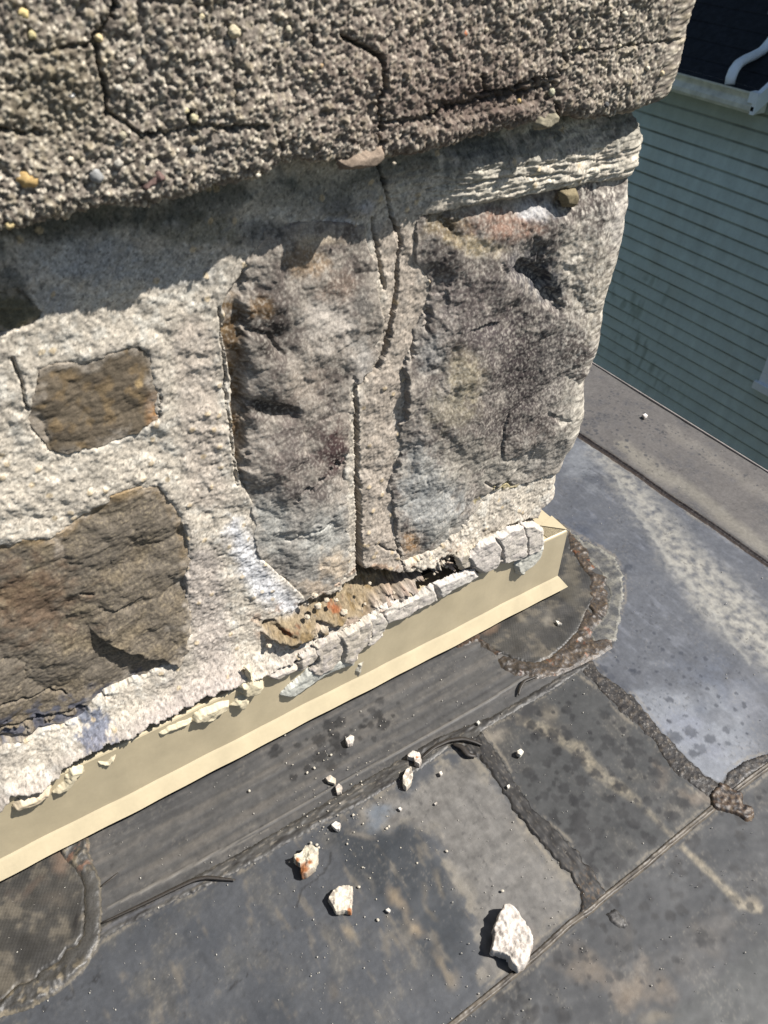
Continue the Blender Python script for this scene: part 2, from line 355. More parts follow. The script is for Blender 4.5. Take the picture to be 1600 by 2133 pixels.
    A = mix(A, Rl(60, 60, 62), ss(.35, .7, fbm(U, V, .0055, 3, 95))*ss(.0, .5, fbm(U, V, .05, 3, 96))*.5)
    A = mix(A, Rl(172, 165, 150), ss(.45, .75, fbm(U, V, .0022, 2, 97))*ss(0, .5, n1+n2*.5)*.22)
    # chalky rims where each sheet meets its seam
    rim = np.zeros(U.shape)
    for poly in (B_POLY, C_POLY, E_POLY, F_POLY):
        rim = np.maximum(rim, (1-ss(1, 5, np.abs(sdf(PX+n2*3, PY+n2*3, poly)-6+n3*3)))*ss(-.3, .5, n1+n3*.6))
    A = mix(A, Rl(176, 166, 148), rim*.55)
    # drop marks
    R = random.Random(4); L1 = []; L2 = []; L3 = []
    def fill(poly, n, r0, r1, out):
        P = np.array(poly); x0, y0 = P.min(0); x1, y1 = P.max(0); k = 0
        while k < n:
            x = R.uniform(x0, x1); y = R.uniform(y0, y1)
            if sdf(np.array([x]), np.array([y]), poly)[0] > 2: out.append((x, y, r0+(r1-r0)*R.random()**2)); k += 1
    fill([(1090,1500),(1200,1440),(1290,1500),(1450,1660),(1260,1850),(1100,1650)], 175, 4, 13, L1)
    fill([(1270,1880),(1500,1690),(1600,1620),(1600,1900),(1300,2100),(1080,2060)], 90, 3.5, 10, L1)
    fill([(940,2133),(1080,2040),(1200,2133)], 16, 4, 12, L1)
    fill([(560,1545),(640,1490),(830,1440),(840,1500),(640,1640),(560,1600)], 42, 4, 15, L1)
    fill([(1185,830),(1260,800),(1330,840),(1400,910),(1380,980),(1200,900)], 110, 3, 7, L2)
    fill([(1330,840),(1450,920),(1580,1000),(1600,1030),(1480,970),(1350,900)], 60, 2, 5, L2)
    fill([(1240,1380),(1330,1300),(1560,1400),(1580,1560),(1420,1560),(1300,1440)], 75, 2, 6, L3)
    L3 += [(1405,1535,14),(1438,1525,13),(1460,1560,12),(1478,1540,11),(1445,1570,10),(1512,1520,8),(1395,1450+8,8),(1300,1190,8),(1310,1183,10),(1358,1213,5),(1320,1400,9),(1255,1395,12),(1270,1410,10),(1235,1400,8)]
    spots(A, PX, PY, U, V, L1, Rl(42, 42, 44), .85); spots(A, PX, PY, U, V, L2, Rl(78, 80, 86), .8); spots(A, PX, PY, U, V, L3, Rl(66, 72, 84), .8)
    # soft ridges of the lap lines under the wall strip
    for pts, hh, ww in (([(225,1890),(500,1750),(725,1622),(875,1540),(1025,1454),(1110,1400)], .0008, 1.6), ([(250,1880),(560,1725)], .0004, 1.5)):
        d = dline(PX+n2*1.5, PY, pts); k = (1-ss(.3, ww*1.6, d)); H += k*hh; A = mix(A, Rl(168, 162, 152), k*.55)
    # dark curved scuffs on the near sheet
    for pts in ([(618,1888),(624,1870),(628,1852),(650,1838),(676,1815),(688,1795),(688,1775)], [(476,2062),(490,2048),(502,2040)], [(514,2035),(516,2026)]):
        A = mix(A, Rl(48, 48, 50), (1-ss(.5, 3.2, dline(PX+n3*2, PY+n3*2, pts)))*.75)
    # dark accumulations along laps
    for pts, ww in (([(60,2120),(150,2075),(205,2035)], 8), ([(1226,1372),(1240,1400),(1300,1450),(1360,1512)], 7)):
        A = mix(A, Rl(52, 52, 54), (1-ss(ww*.3, ww, dline(PX+n3*9, PY+n3*9, pts)))*ss(-.1, .3, n2)*.7)
    H -= (1-ss(0, 5, np.abs(dline(PX, PY, [(1210,906),(1300,968),(1600,1176),(1900,1385)]))))*.0006
    H -= ss(1.026, 1.030, U)*.0015
    mask = ~((U < .55) & (V > .515))
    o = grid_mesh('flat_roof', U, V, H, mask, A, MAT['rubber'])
    tag(o, kind='structure')
build_roof()

# ---- laid on the roof: strips, patches and sealant, each a thing of its own
def sheet(name, poly, thick, paintf, m_, heightf=None, edge=4, wob=3.0, wsc=.01, label=None, cat=None, group=None, res=.0011, wobf=1.0, kind=None):
    P = np.array([on_z(x, y)[:2] for x, y in poly]); x0, y0 = P.min(0)-.006; x1, y1 = P.max(0)+.006
    x0 = max(x0, -.42); y0 = max(y0, -.22); x1 = min(x1, 1.03); y1 = min(y1, 1.3)
    U, V, PX, PY = zgrid(x0, x1, y0, y1, res)
    n = fbm(U, V, wsc, 3, 101); n2 = fbm(U, V, wsc*.3, 3, 102)
    s = sdf(PX+n*wob+n2*wob*wobf*.5, PY-n*wob+n2*wob*wobf*.5, poly)
    H = roof_base_height(U, V) + thick*ss(-1, edge, s) - .0025*(1-ss(-5, -.5, s))
    if heightf is not None: H = H + heightf(U, V, PX, PY, s)*ss(0, edge, s)
    A = paintf(U, V, PX, PY, s)
    o = grid_mesh(name, U, V, H, s > -6, A, m_); tag(o, label, cat, group, kind); return o
def flatc(c, var=.2, sd=0, second=None, w2=.5):
    def f(U, V, PX, PY, s):
        A = np.zeros(U.shape+(3,))+c; n = fbm(U, V, .012, 4, 200+sd); k = fbm(U, V, .003, 3, 230+sd)
        if second is not None: A = mix(A, second, ss(0, .6, n+k*.3)*w2)
        return A*(1+n*var+k*var*.7)[..., None]
    return f
# lap strip along the wall
def wall_lap_paint(U, V, PX, PY, s):
    n = fbm(U/3, V, .012, 4, 300); k = fbm(U/4, V, .0025, 3, 301); r = fbm(U, V, .01, 3, 305)
    A = np.zeros(U.shape+(3,))+Rl(92, 90, 86); A = mix(A, Rl(56, 54, 53), ss(-.1, .4, n+k*.6)*.85); A = mix(A, Rl(165, 156, 142), ss(.3, .7, k-n*.5)*.6)
    A = mix(A, Rl(50, 48, 47), (1-ss(0, 6, np.abs(s-4)))*.6*ss(-.3, .2, r))
    A = mix(A, Rl(122, 124, 130), ss(480, 400, PX)*ss(6, 12, s)*.6)
    return A
def rope(U, V, PX, PY, s):
    return fbm(U/4, V, .004, 3, 311)*.0005+np.clip(fbm(U/2, V, .006, 2, 312), 0, 1)*.0006
LAP = [(205,1928),(350,1855),(500,1776),(609,1712),(725,1645),(837,1581),(912,1536),(1025,1491),(1100,1450),(1180,1400),(1225,1380),(1228,1392),(1203,1400),(1156,1433),(1091,1471),(1003,1521),(1000,1545),(984,1572),(961,1564),(931,1560),(875,1602),(822,1632),(740,1681),(684,1707),(571,1771),(480,1822),(300,1907),(200,1962)]
sheet('lap_seam', LAP, .0009, wall_lap_paint, MAT['rubber'], rope, wob=3, label='rough black lap seam running parallel to the tan flashing', cat='roof seam')
def lap2(U, V, PX, PY, s):
    a = math.radians(90); n = fbm(U, V/3.5, .010, 4, 320); k = fbm(U, V/4, .002, 3, 321); g = fbm(U, V, .004, 3, 325)
    A = np.zeros(U.shape+(3,))+Rl(66, 64, 62); A = mix(A, Rl(42, 41, 41), ss(-.05, .35, n)*.8); A = mix(A, Rl(128, 120, 108), ss(.25, .6, k)*.55)
    return mix(A, Rl(124, 100, 72), ss(.15, .5, g)*ss(1780, 1860, PY)*.7)
def rope2(U, V, PX, PY, s): return fbm(U, V/6, .006, 3, 331)*.0006+fbm(U, V, .012, 2, 332)*.0003
sheet('lap_seam', [(961,1560),(1003,1524),(1025,1553),(1053,1594),(1067,1624),(1112,1687),(1187,1759),(1240,1822),(1262,1862),(1240,1893),(1205,1905),(1212,1880),(1210,1860),(1187,1822),(1150,1785),(1112,1740),(1067,1680),(1037,1631),(1000,1579),(984,1572)],
      .0014, lap2, MAT['rubber'], rope2, wob=3.5, edge=3, label='black lap seam with a ragged raised edge left of the drop spotted panel', cat='roof seam')
def grit(U, V, PX, PY, s):
    n = fbm(U, V, .006, 4, 340); f1, _id = worley(U, V, .0035, 341)
    A = np.zeros(U.shape+(3,))+Rl(72, 67, 62); A = mix(A, Rl(44, 42, 42), ss(-.1, .3, n)*.8); A = mix(A, Rl(150, 136, 118), ss(.2, .6, -n)*.4); A = mix(A, Rl(180, 172, 160), (1-ss(.1, .25, f1))*(_id > .72)*.8)
    return A
def grith(U, V, PX, PY, s):
    f1, _id = worley(U, V, .0035, 341); return fbm(U, V, .014, 3, 345)*.0005+(1-ss(.1, .5, f1))*_id*.0004
sheet('sealant_strip', [(1203,1385),(1232,1376),(1247,1400),(1281,1425),(1319,1453),(1350,1491),(1394,1541),(1431,1579),(1469,1616),(1505,1640),(1525,1650),(1495,1680),(1480,1662),(1440,1632),(1405,1609),(1367,1549),(1322,1504),(1287,1475),(1241,1425)],
      .0007, grit, MAT['bead'], grith, wob=3, edge=4, label='gritty brown sealant strip between the spotted panel and the bluish sheet', cat='sealant strip')
sheet('sealant_strip', [(1502,1645),(1517,1609),(1555,1584),(1600,1569),(1680,1545),(1690,1565),(1605,1590),(1560,1612),(1528,1650)],
      .0007, grit, MAT['bead'], grith, wob=3, edge=4, label='short gritty sealant strip curving off the lower edge of the bluish sheet', cat='sealant strip')
def knotp(U, V, PX, PY, s):
    n = fbm(U, V, .005, 4, 350); A = np.zeros(U.shape+(3,))+Rl(104, 84, 66); A = mix(A, Rl(52, 44, 40), ss(-.05, .3, n)); return mix(A, Rl(170, 150, 122), ss(.2, .6, -n)*.5)
def knoth(U, V, PX, PY, s): return ridged(U, V, .010, 2, 351)*.0012
sheet('sealant_blob', [(1478,1655),(1500,1630),(1525,1640),(1545,1655),(1548,1675),(1565,1685),(1572,1698),(1562,1712),(1545,1704),(1520,1692),(1500,1690),(1482,1680)],
      .0028, knotp, MAT['bead'], knoth, wob=4, label='knotted brown sealant blob where the four sheets meet, ending in a curl', cat='sealant blob')
sheet('sealant_blob', [(1262,1905),(1278,1895),(1300,1912),(1310,1925),(1302,1934),(1285,1928),(1270,1918)],
      .0018, flatc(Rl(84, 82, 80), .3, 9, Rl(130, 126, 120)), MAT['bead'], None, wob=3, label='small grey sealant tongue just below the lower right seam crossing', cat='sealant blob')
# cross seam: two fine ridges
def cross(U, V, PX, PY, s):
    k = fbm(U/5, V, .003, 3, 360); n = fbm(U, V, .02, 3, 361)
    A = np.zeros(U.shape+(3,))+Rl(128, 118, 104); return mix(A, Rl(70, 64, 58), ss(-.1, .4, k+n*.5)*.8)
CR = [(900,2180),(935,2140),(1000,2087),(1067,2032),(1131,1976),(1187,1924),(1232,1894),(1259,1869),(1337,1808),(1397,1756),(1487,1682)]
def band_poly(c, w_):
    L = []; R_ = []
    for i, (x, y) in enumerate(c):
        a = c[max(i-1, 0)]; b = c[min(i+1, len(c)-1)]; dx, dy = b[0]-a[0], b[1]-a[1]; l = math.hypot(dx, dy)
        L.append((x-dy/l*w_, y+dx/l*w_)); R_.append((x+dy/l*w_, y-dx/l*w_))
    return L+R_[::-1]
def crossh(c):
    def f(U, V, PX, PY, s):
        d = dline(PX, PY, c); return -(1-ss(0, 2.2, d))*.0018+fbm(U, V, .004, 2, 365)*.0004
    return f
sheet('lap_seam', band_poly(CR, 7), .0024, cross, MAT['rubber'], crossh(CR), wob=1.2, edge=3, label='long brown double ridged seam crossing the roof towards the lower left', cat='roof seam')
CR2 = [(1528,1650),(1560,1625),(1600,1596),(1700,1530)]
sheet('lap_seam', band_poly(CR2, 7), .0024, cross, MAT['rubber'], crossh(CR2), wob=1.2, edge=3, label='short ridged seam at the right edge beyond the sealant knot', cat='roof seam')
FS = [(1100,835),(1205,904),(1300,968),(1450,1072),(1600,1176),(1750,1280)]
def farseam(U, V, PX, PY, s):
    d = dline(PX, PY, FS); A = np.zeros(U.shape+(3,))+Rl(110, 98, 90); return mix(A, Rl(44, 36, 34), 1-ss(1.2, 3.0, np.abs(d-1.5)))
sheet('lap_seam', band_poly(FS, 5), .0022, farseam, MAT['rubber'], crossh(FS), wob=.6, edge=2.5, label='straight dark double line seam beside the far roof edge', cat='roof seam')
# patches with woven texture
def weavep(sd, extra):
    def f(U, V, PX, PY, s):
        n = fbm(U, V, .03, 4, 400+sd); k = fbm(U, V, .009, 4, 401+sd)
        A = np.zeros(U.shape+(3,))+Rl(82, 80, 76); A = mix(A, Rl(132, 124, 110), ss(-.05, .6, n+k*.5)*.7); A = mix(A, Rl(58, 57, 55), ss(0, .6, -n+k*.3)*.7)
        w1 = np.sin((U+V*.2)*2*math.pi/.0042)*np.sin((V-U*.2)*2*math.pi/.0042)
        A = A*(1+w1*.20+k*.2)[..., None]; blot(A, PX, PY, U, V, extra, sd); return A
    return f
def weaveh(U, V, PX, PY, s): return (np.sin((U+V*.2)*2*math.pi/.0042)*np.sin((V-U*.2)*2*math.pi/.0042))*.00022+fbm(U, V, .04, 2, 410)*.001
HP = [(1160,1080),(1184,1103),(1189,1144),(1206,1175),(1230,1201),(1239,1245),(1219,1280),(1206,1315),(1171,1350),(1145,1372),(1110,1385),(1066,1372),(1031,1354),(985,1325),(935,1290),(1140,1180)]
sheet('membrane_patch', HP, .0016, weavep(1, [(1010,1310,50,14,-28,Rl(156,130,108),.7),(1090,1265,60,12,-28,Rl(150,128,108),.6),(1085,1290,14,14,0,Rl(170,160,142),.6),(1140,1290,12,16,0,Rl(165,158,145),.6),(1190,1215,26,50,-10,Rl(112,106,92),.7),(1120,1340,60,20,-30,Rl(60,58,56),.5)]),
      MAT['weave'], weaveh, wob=3, label='round woven rubber patch at the right corner of the tan flashing', cat='roof patch')
IP = [(-260,1960),(-60,1855),(0,1826),(60,1798),(120,1768),(165,1745),(165,1822),(174,1841),(176,1886),(176,1912),(174,1946),(161,1969),(139,1976),(124,2002),(86,2021),(75,2040),(37,2051),(0,2085),(-200,2170)]
sheet('membrane_patch', IP, .0016, weavep(2, [(135,1790,18,34,20,Rl(165,140,120),.7),(60,1850,70,14,-25,Rl(120,104,92),.5),(158,1925,9,26,10,Rl(44,42,42),.9),(120,1880,30,20,0,Rl(112,104,94),.5)]),
      MAT['weave'], weaveh, wob=3, label='woven rubber patch under the left end of the flashing', cat='roof patch')
# outer skirt of the corner patch (smooth grey, translucent-looking caulk)
SK = [(1184,1103),(1215,1125),(1250,1140),(1280,1164),(1298,1197),(1298,1245),(1290,1297),(1283,1335),(1240,1345),(1225,1320),(1262,1280),(1270,1230),(1255,1195),(1215,1160)]
def skp(U, V, PX, PY, s):
    n = fbm(U, V, .012, 4, 420); A = np.zeros(U.shape+(3,))+Rl(116, 115, 112); A = mix(A, Rl(152, 149, 138), ss(0, .5, n)); A = mix(A, Rl(84, 86, 88), ss(.1, .5, -n)*.8)
    return mix(A, Rl(190, 186, 172), (1-ss(0, 4, np.abs(s-3)))*.6)
sheet('sealant_skirt', SK, .0010, skp, MAT['bead'], lambda U, V, PX, PY, s: fbm(U, V, .015, 2, 422)*.0004, wob=4, label='thin smooth grey skirt of caulk outside the brown bead at the corner patch', cat='sealant')
# brown lumpy bead round the corner patch
HB = [(1184,1103),(1200,1120),(1225,1143),(1232,1165),(1240,1195),(1268,1205),(1258,1225),(1268,1270),(1262,1290),(1240,1312),(1228,1330),(1276,1332),(1276,1350),(1236,1374),(1206,1390),(1162,1407),(1119,1413),(1075,1407),(1044,1389),(1027,1363),(996,1337),(957,1347),(945,1330),(985,1315),(1031,1350),(1066,1368),(1110,1381),(1145,1368),(1171,1346),(1200,1312),(1214,1280),(1229,1245),(1222,1220),(1214,1215),(1224,1205),(1206,1178),(1189,1148),(1180,1120)]
def bdp(U, V, PX, PY, s):
    n = fbm(U, V, .010, 4, 430); k = fbm(U, V, .003, 3, 431); A = np.zeros(U.shape+(3,))+Rl(100, 88, 76); A = mix(A, Rl(62, 57, 53), ss(-.15, .45, n)*.7)
    A = mix(A, Rl(150, 126, 96), ss(.2, .6, k-n*.3)*.6); A = mix(A, Rl(178, 108, 62), ss(.45, .65, fbm(U, V, .014, 3, 433))*.5)
    A = mix(A, Rl(70, 64, 58), ss(1150, 1080, PX)*.6)
    for pts in ([(1192,1150),(1205,1175),(1222,1205),(1232,1200)], [(1222,1262),(1235,1278),(1262,1292)], [(1030,1372),(1040,1360),(1062,1370),(1048,1395)]):
        A = mix(A, Rl(22, 18, 16), (1-ss(.8, 3.5, dline(PX, PY, pts)))*.6)
    return A
def bdh(U, V, PX, PY, s):
    h = ridged(U, V, .020, 2, 440)*.0020*ss(0, 16, s)+np.clip(fbm(U, V, .012, 2, 442), -.4, 1)*.0012
    for pts in ([(1192,1150),(1205,1175),(1222,1205)], [(1222,1262),(1235,1278),(1262,1292)], [(1035,1372),(1050,1362),(1068,1376)]): h -= (1-ss(1, 5, dline(PX, PY, pts)))*.0022
    return h
sheet('sealant_bead', HB, .0014, bdp, MAT['bead'], bdh, wob=5, wsc=.016, wobf=.4, edge=7, res=.0009, label='lumpy rust brown sealant bead curving round the corner patch', cat='sealant')
sheet('sealant_lump', [(935,1335),(950,1322),(972,1316),(998,1318),(1000,1330),(980,1338),(958,1348),(940,1346)], .005, flatc(Rl(120, 98, 80), .3, 12, Rl(60, 48, 40), .8), MAT['bead'],
      lambda U, V, PX, PY, s: ridged(U, V, .007, 3, 446)*.005, wob=3, res=.0009, label='crumpled brown lump of sealant tucked under the front lip of the flashing', cat='sealant')
# left bead
IB = [(120,1772),(150,1752),(172,1742),(186,1745),(187,1777),(199,1811),(210,1837),(213,1894),(210,1950),(202,1972),(184,2010),(150,2044),(112,2074),(67,2100),(0,2119),(-60,2150),(-60,2110),(0,2085),(37,2051),(75,2038),(86,2021),(124,2002),(139,1976),(161,1969),(174,1946),(176,1912),(176,1886),(174,1841),(165,1822),(140,1800)]
def ibp(U, V, PX, PY, s):
    n = fbm(U, V, .010, 4, 450); A = np.zeros(U.shape+(3,))+Rl(88, 86, 82)
    A = A*(1+n*.15)[..., None]
    lo = ss(1985, 2030, PY); up = 1-ss(1810, 1840, PY+ (PX-165)*.6)
    A = mix(A, Rl(165, 152, 128), ss(.1, .5, fbm(U, V, .008, 3, 452))*np.clip(lo+up*.9, 0, 1)*.8); A = mix(A, Rl(170, 130, 108), ss(.05, .5, n)*up*.7)
    return mix(A, Rl(172, 160, 138), (1-ss(0, 3.0, np.abs(s-2)))*.55)
def ibh(U, V, PX, PY, s):
    lo = ss(1985, 2030, PY); up = 1-ss(1790, 1850, PY)
    return .0010*ss(2, 14, s)+ridged(U, V, .016, 2, 455)*.0022*np.clip(lo+up, 0, 1)*ss(0, 10, s)+fbm(U, V, .02, 2, 456)*.0006
sheet('sealant_bead', IB, .0024, ibp, MAT['bead'], ibh, wob=3, edge=5, label='smooth grey sealant bead bordering the left woven patch, rough at both ends', cat='sealant')
# loose strands
def strand(pts, r, label, lift=.004, col=Rl(58, 54, 50)):
    P = []; n = len(pts)
    for i in range(n-1):
        for t in np.linspace(0, 1, 7, endpoint=(i == n-2)):
            x = pts[i][0]*(1-t)+pts[i+1][0]*t; y = pts[i][1]*(1-t)+pts[i+1][1]*t; P.append(on_z(x, y, .0035+lift*math.sin(math.pi*(i+t)/(n-1))*.5))
    for _ in range(3):
        P = [P[0]]+[(P[i-1]+P[i]*2+P[i+1])/4 for i in range(1, len(P)-1)]+[P[-1]]
    mb = MB(); k = len(P); mb.tube(P, [r*(.35+.65*math.sin(math.pi*min(max(i/(k-1), .03), .97))**.6) for i in range(k)], 10, .6)
    o = mb.build('rubber_strand', strand_mat, smooth=True); tag(o, label, 'rubber strand'); return o
strand_mat = mat('rubber_strand', .55, .4, 300, .3, .3, .0005, color=tuple(Rl(70, 64, 58)), attr=False)
strand([(213,1922),(300,1882),(370,1848),(405,1832),(430,1827),(462,1830),(490,1833)], .0022, 'thin curved rubber strand lifting off the lap seam above the near sheet')
strand([(878,1580),(905,1556),(935,1542),(965,1538),(990,1545),(1004,1552)], .0028, 'thick dark rubber strand arching over the top corner of the tan stained sheet')
strand([(211,1846),(232,1830),(246,1818)], .0013, 'short wrinkle strand beside the left sealant bead', .001)
strand([(1120,1408),(1092,1418),(1084,1432),(1080,1448)], .0022, 'short frayed strand hanging below the brown corner bead', .003)
strand([(944,1550),(962,1556),(975,1572),(992,1575)], .0036, 'stubby dark rubber lump under the arched strand', .003)
# roof edge metal
mb = MB(); mb.box(1.0302, 1.0330, -.6, 3.2, -.16, .0010)
tag(mb.build('roof_edge_trim', MAT['drip'], bevel=.001), 'thin metal edge trim along the far side of the flat roof', 'edge trim')

# ------------------------------------------------------------------ chimney
chim = empty('chimney', (.2, .6, 0)); tag(chim, 'old fieldstone chimney with crumbling pale mortar and pitted concrete crown', 'chimney')
S0, S1 = -.16, .80
RC = .013
def plan(S, off):
    """plan position at arclength S (front face then round the corner), pushed out by off"""
    a0 = XW-RC; L = RC*math.pi/2
    t = np.clip((S-a0)/L, 0, 1)*math.pi/2
    nx = np.sin(t); ny = -np.cos(t)
    X = np.where(S < a0, S, a0+RC*np.sin(t)); Y = np.where(S < a0, YW, YW+RC-RC*np.cos(t)); Y = Y+np.clip(S-a0-L, 0, 9)
    return X+nx*off, Y+ny*off
def wgrid(s0, s1, z0, z1, res):
    return np.meshgrid(np.arange(s0, s1, res), np.arange(z0, z1, res), indexing='ij')
def wpx(S, Z, h): return proj(S, np.full_like(S, YW-h), Z)
ST1 = [(75,765),(110,752),(150,748),(175,752),(205,738),(250,722),(290,712),(318,735),(320,790),(332,815),(330,875),(290,905),(215,935),(140,952),(100,945),(65,900),(48,872),(62,835),(72,800)]
ST2 = [(-260,1210),(0,1132),(50,1122),(110,1118),(160,1075),(230,1030),(280,1012),(340,1010),(362,1045),(378,1070),(400,1110),(398,1250),(400,1290),(395,1335),(375,1385),(345,1395),(300,1418),(250,1440),(195,1475),(190,1500),(100,1530),(0,1568),(-260,1660)]
ST3 = [(462,640),(478,600),(520,545),(545,505),(560,486),(600,470),(640,460),(720,462),(768,475),(780,520),(795,560),(800,620),(806,680),(800,740),(775,785),(740,812),(737,860),(736,1000),(736,1100),(735,1195),(720,1225),(690,1238),(640,1262),(600,1225),(545,1180),(528,1120),(525,1060),(498,1010),(488,960),(482,900),(480,800),(462,720)]
ST4 = [(880,560),(872,500),(885,455),(960,425),(1060,405),(1150,388),(1250,370),(1335,358),(1420,350),(1500,340),(1500,700),(1400,1010),(1260,1000),(1180,992),(1137,1010),(1085,1034),(1032,1034),(1002,1082),(949,1139),(875,1183),(840,1188),(832,1120),(822,1020),(845,960),(842,900),(860,850),(850,760),(872,700),(900,640),(905,600)]
ST5 = [(-200,590),(0,600),(35,588),(62,610),(98,650),(95,672),(60,690),(0,705),(-200,740)]
LOWEDGE = [(-200,1765),(-80,1720),(0,1686),(26,1662),(70,1648),(110,1629),(144,1596),(197,1560),(240,1545),(271,1530),(332,1504),(385,1478),(416,1460),(481,1434),(542,1415),(612,1380),(670,1350),(740,1318),(790,1275),(850,1245),(905,1215),(985,1180),(1050,1168),(1110,1140),(1135,1105),(1150,1078),(1180,1055),(1300,1010)]
HOLLOW = [(540,1310),(600,1290),(640,1270),(700,1245),(742,1215),(760,1195),(830,1195),(900,1180),(950,1150),(975,1165),(940,1190),(880,1215),(800,1250),(740,1290),(680,1310),(600,1345),(560,1340)]
CRK = ([(792,345),(800,385),(814,420),(822,460),(838,505),(832,560),(828,620),(816,680),(806,738),(792,768),(752,805)], [1.6,2.0,2.2,2.0,1.4,2.2,2.8,3.6,4.6,3.6,2.2])
CRK2 = ([(744,812),(745,900),(749,1000),(750,1100),(749,1192)], [2.8,3.6,4.4,5.0,6.5])
EDGE = [(-250,530),(-100,498),(0,482),(60,470),(130,452),(200,441),(300,430),(400,410),(480,396),(560,376),(590,357),(620,347),(700,343),(790,338),(808,330),(900,312),(980,297),(1040,286),(1100,268),(1150,258),(1168,240),(1250,247),(1330,236),(1400,214)]
LOW = np.array([(lambda p: (p[0], p[2]))(on_y(x, y, YF-.004)) for x, y in LOWEDGE])
def wall_mortar():
    S, Z = wgrid(S0, S1, .045, .63, .00095)
    PX, PY = wpx(S, Z, 0)
    n1 = fbm(S, Z, .045, 4, 1); n2 = fbm(S, Z, .012, 4, 2); n3 = fbm(S, Z, .004, 4, 3); w1, id1 = worley(S, Z, .0032, 4); w2, id2 = worley(S, Z, .011, 6)
    w4, id4 = worley(S+n3*.001, Z, .0062, 7)
    gran = ss(-.5, .4, fbm(S, Z, .03, 3, 8))*(1-.75*(1-ss(40, 90, dline(PX, PY, [(830,480),(830,720),(790,900),(790,1150)]))))
    H = n1*.0030+n2*.0006+facet(S+n3*.0012, Z+n2*.001, .0062, 16, .5, .5, .5)*(.08+.24*gran)+facet(S+n3*.001, Z, .0027, 17, .6, .6, .5)*.24+(1-ss(0, .6, w1))*.0006*id1
    H += (1-ss(.12, .36, w2))*(id2 > .88)*.0010
    # joint bands that stand proud / recessed
    H += .0165*(1-ss(20, 105, dline(PX, PY, [(900,385),(1100,345),(1400,300)])))*ss(830, 1000, PX)
    H -= .004*ss(60, 0, PY-480-(-.19)*PX)*(1-ss(500, 800, PX))
    # the throat of joint between the tall stones is flush, outer edges droop
    zs_ = np.interp(S, LOW[:, 0], LOW[:, 1]); zl = zs_+n2*.0024+n3*.0005+fbm(S, Z, .02, 3, 9)*.002
    dz = Z-zl
    H += np.exp(-np.clip(Z-zs_+.002, 0, 1)/(.017+.015*ss(.18, .30, S)))*(.0265+.0015*n2)*(1-.75*ss(.49, .54, S))
    # erosion hollow at the foot
    QX, QY = wpx(S, Z, .012); hs = sdf(QX+n2*9+n3*1.5, QY+n2*9+n3*1.5, HOLLOW)
    hol = ss(-2, 16, hs)
    H = H*(1-hol)+hol*(-.012+.036*ss(-.15, .8, (QY-(1285-(QX-600)*.29))/60.)+n2*.002+n3*.001+facet(S, Z, .0045, 24, .6, .6, .5)*.6)
    d3 = sdf(PX+n3*5, PY+n3*5, [(742,1180),(845,1180),(905,1165),(940,1145),(945,1155),(900,1182),(850,1198),(790,1205),(742,1212)])
    H -= ss(-2, 8, d3)*.016
    for c, ww in (((570,1302), 34), ((655,1282), 20)):
        H -= .009*(1-ss(.3, 1, np.hypot((PX-c[0])/ww, (PY-c[1])/ (ww*.42))+n2*.3))
    # cracks
    CX, CY_ = wpx(S, Z, .003)
    for pts, wd in (CRK, CRK2):
        d = dline(CX+n3*3+n2*3, CY_, pts, wd); H -= .026*(1-ss(-.8, 1.4, d)); H += (1-ss(1, 9, d))*.0012*n2
    for pts, ww, dep in (([(775,455),(783,500),(790,545),(798,600)], 2.6, .008), ([(785,1130),(800,1140),(822,1142),(835,1160)], 1.3, .004), ([(820,1120),(830,1180)], 1.4, .004),
                    ([(330,810),(334,835),(330,870)], 1.4, .004), ([(25,745),(45,800),(55,850)], 2.5, .006), ([(455,640),(462,720),(470,800),(482,920),(495,1010)], 2.2, .005),
                    ([(900,300),(1000,290),(1120,268),(1330,262)], 1.2, .002), ([(880,390),(1000,360),(1150,350)], 1.6, .0025), ([(950,345),(1100,330),(1250,320)], 1.2, .002), ([(905,1215),(912,1232),(908,1245)], 1.4, .005),
                    ([(1010,1115),(1060,1108),(1110,1085)], 1.6, .005), ([(980,1130),(1000,1150),(985,1180)], 1.4, .004), ([(1050,1090),(1115,1075)], 3, .008), ([(700,1310),(735,1290),(750,1300)], 1.5, .004), ([(640,1395),(690,1350),(760,1320)], 1.6, .004)):
        H -= dep*(1-ss(.3, 1.8, dline(PX+n3*3+n2*4, PY+n2*3, pts)/ww))
    # laminated look of the horizontal top joint
    lam = fbm(S/6, Z+S*.02, .003, 3, 14); tj = ss(700, 900, PX)*(1-ss(395, 425, PY+.07*(PX-1000)))
    H += lam*.0018*tj
    # seats under the stones
    for poly, hn in ((ST1, 0), (ST2, .002), (ST3, .006), (ST4, .012), (ST5, 0)):
        qx, qy = wpx(S, Z, hn); s_ = sdf(qx+n2*5+n3*1.2, qy+n2*5+n3*1.2, poly); H -= ss(7, 20, s_)*.022
        if poly is ST1 or poly is ST2: H += (1-ss(0, 30, np.abs(s_+8)))*.0010*(s_ < 3)
    # lower lip: cut back under the flashing line
    H = np.where(dz < 0, H-np.clip(-dz/.005, 0, 1)*.050, H)
    # pigment
    A = np.zeros(S.shape+(3,))+Wl(205, 194, 178)
    A = mix(A, Wl(178, 169, 157), ss(-.1, .6, n1)*.7); A = mix(A, Wl(226, 220, 208), ss(0, .6, n2-n1*.4)*.6)
    jt = dline(PX+n2*10, PY+n2*10, [(820,500),(850,620),(820,760),(790,860),(790,1000),(785,1180)]); A = mix(A, Wl(180, 166, 152), (1-ss(25, 60, jt))*.75)
    jt = dline(PX+n2*10, PY+n2*10, [(400,700),(420,900),(430,1020)]); A = mix(A, Wl(196, 182, 168), (1-ss(25, 60, jt))*.7)
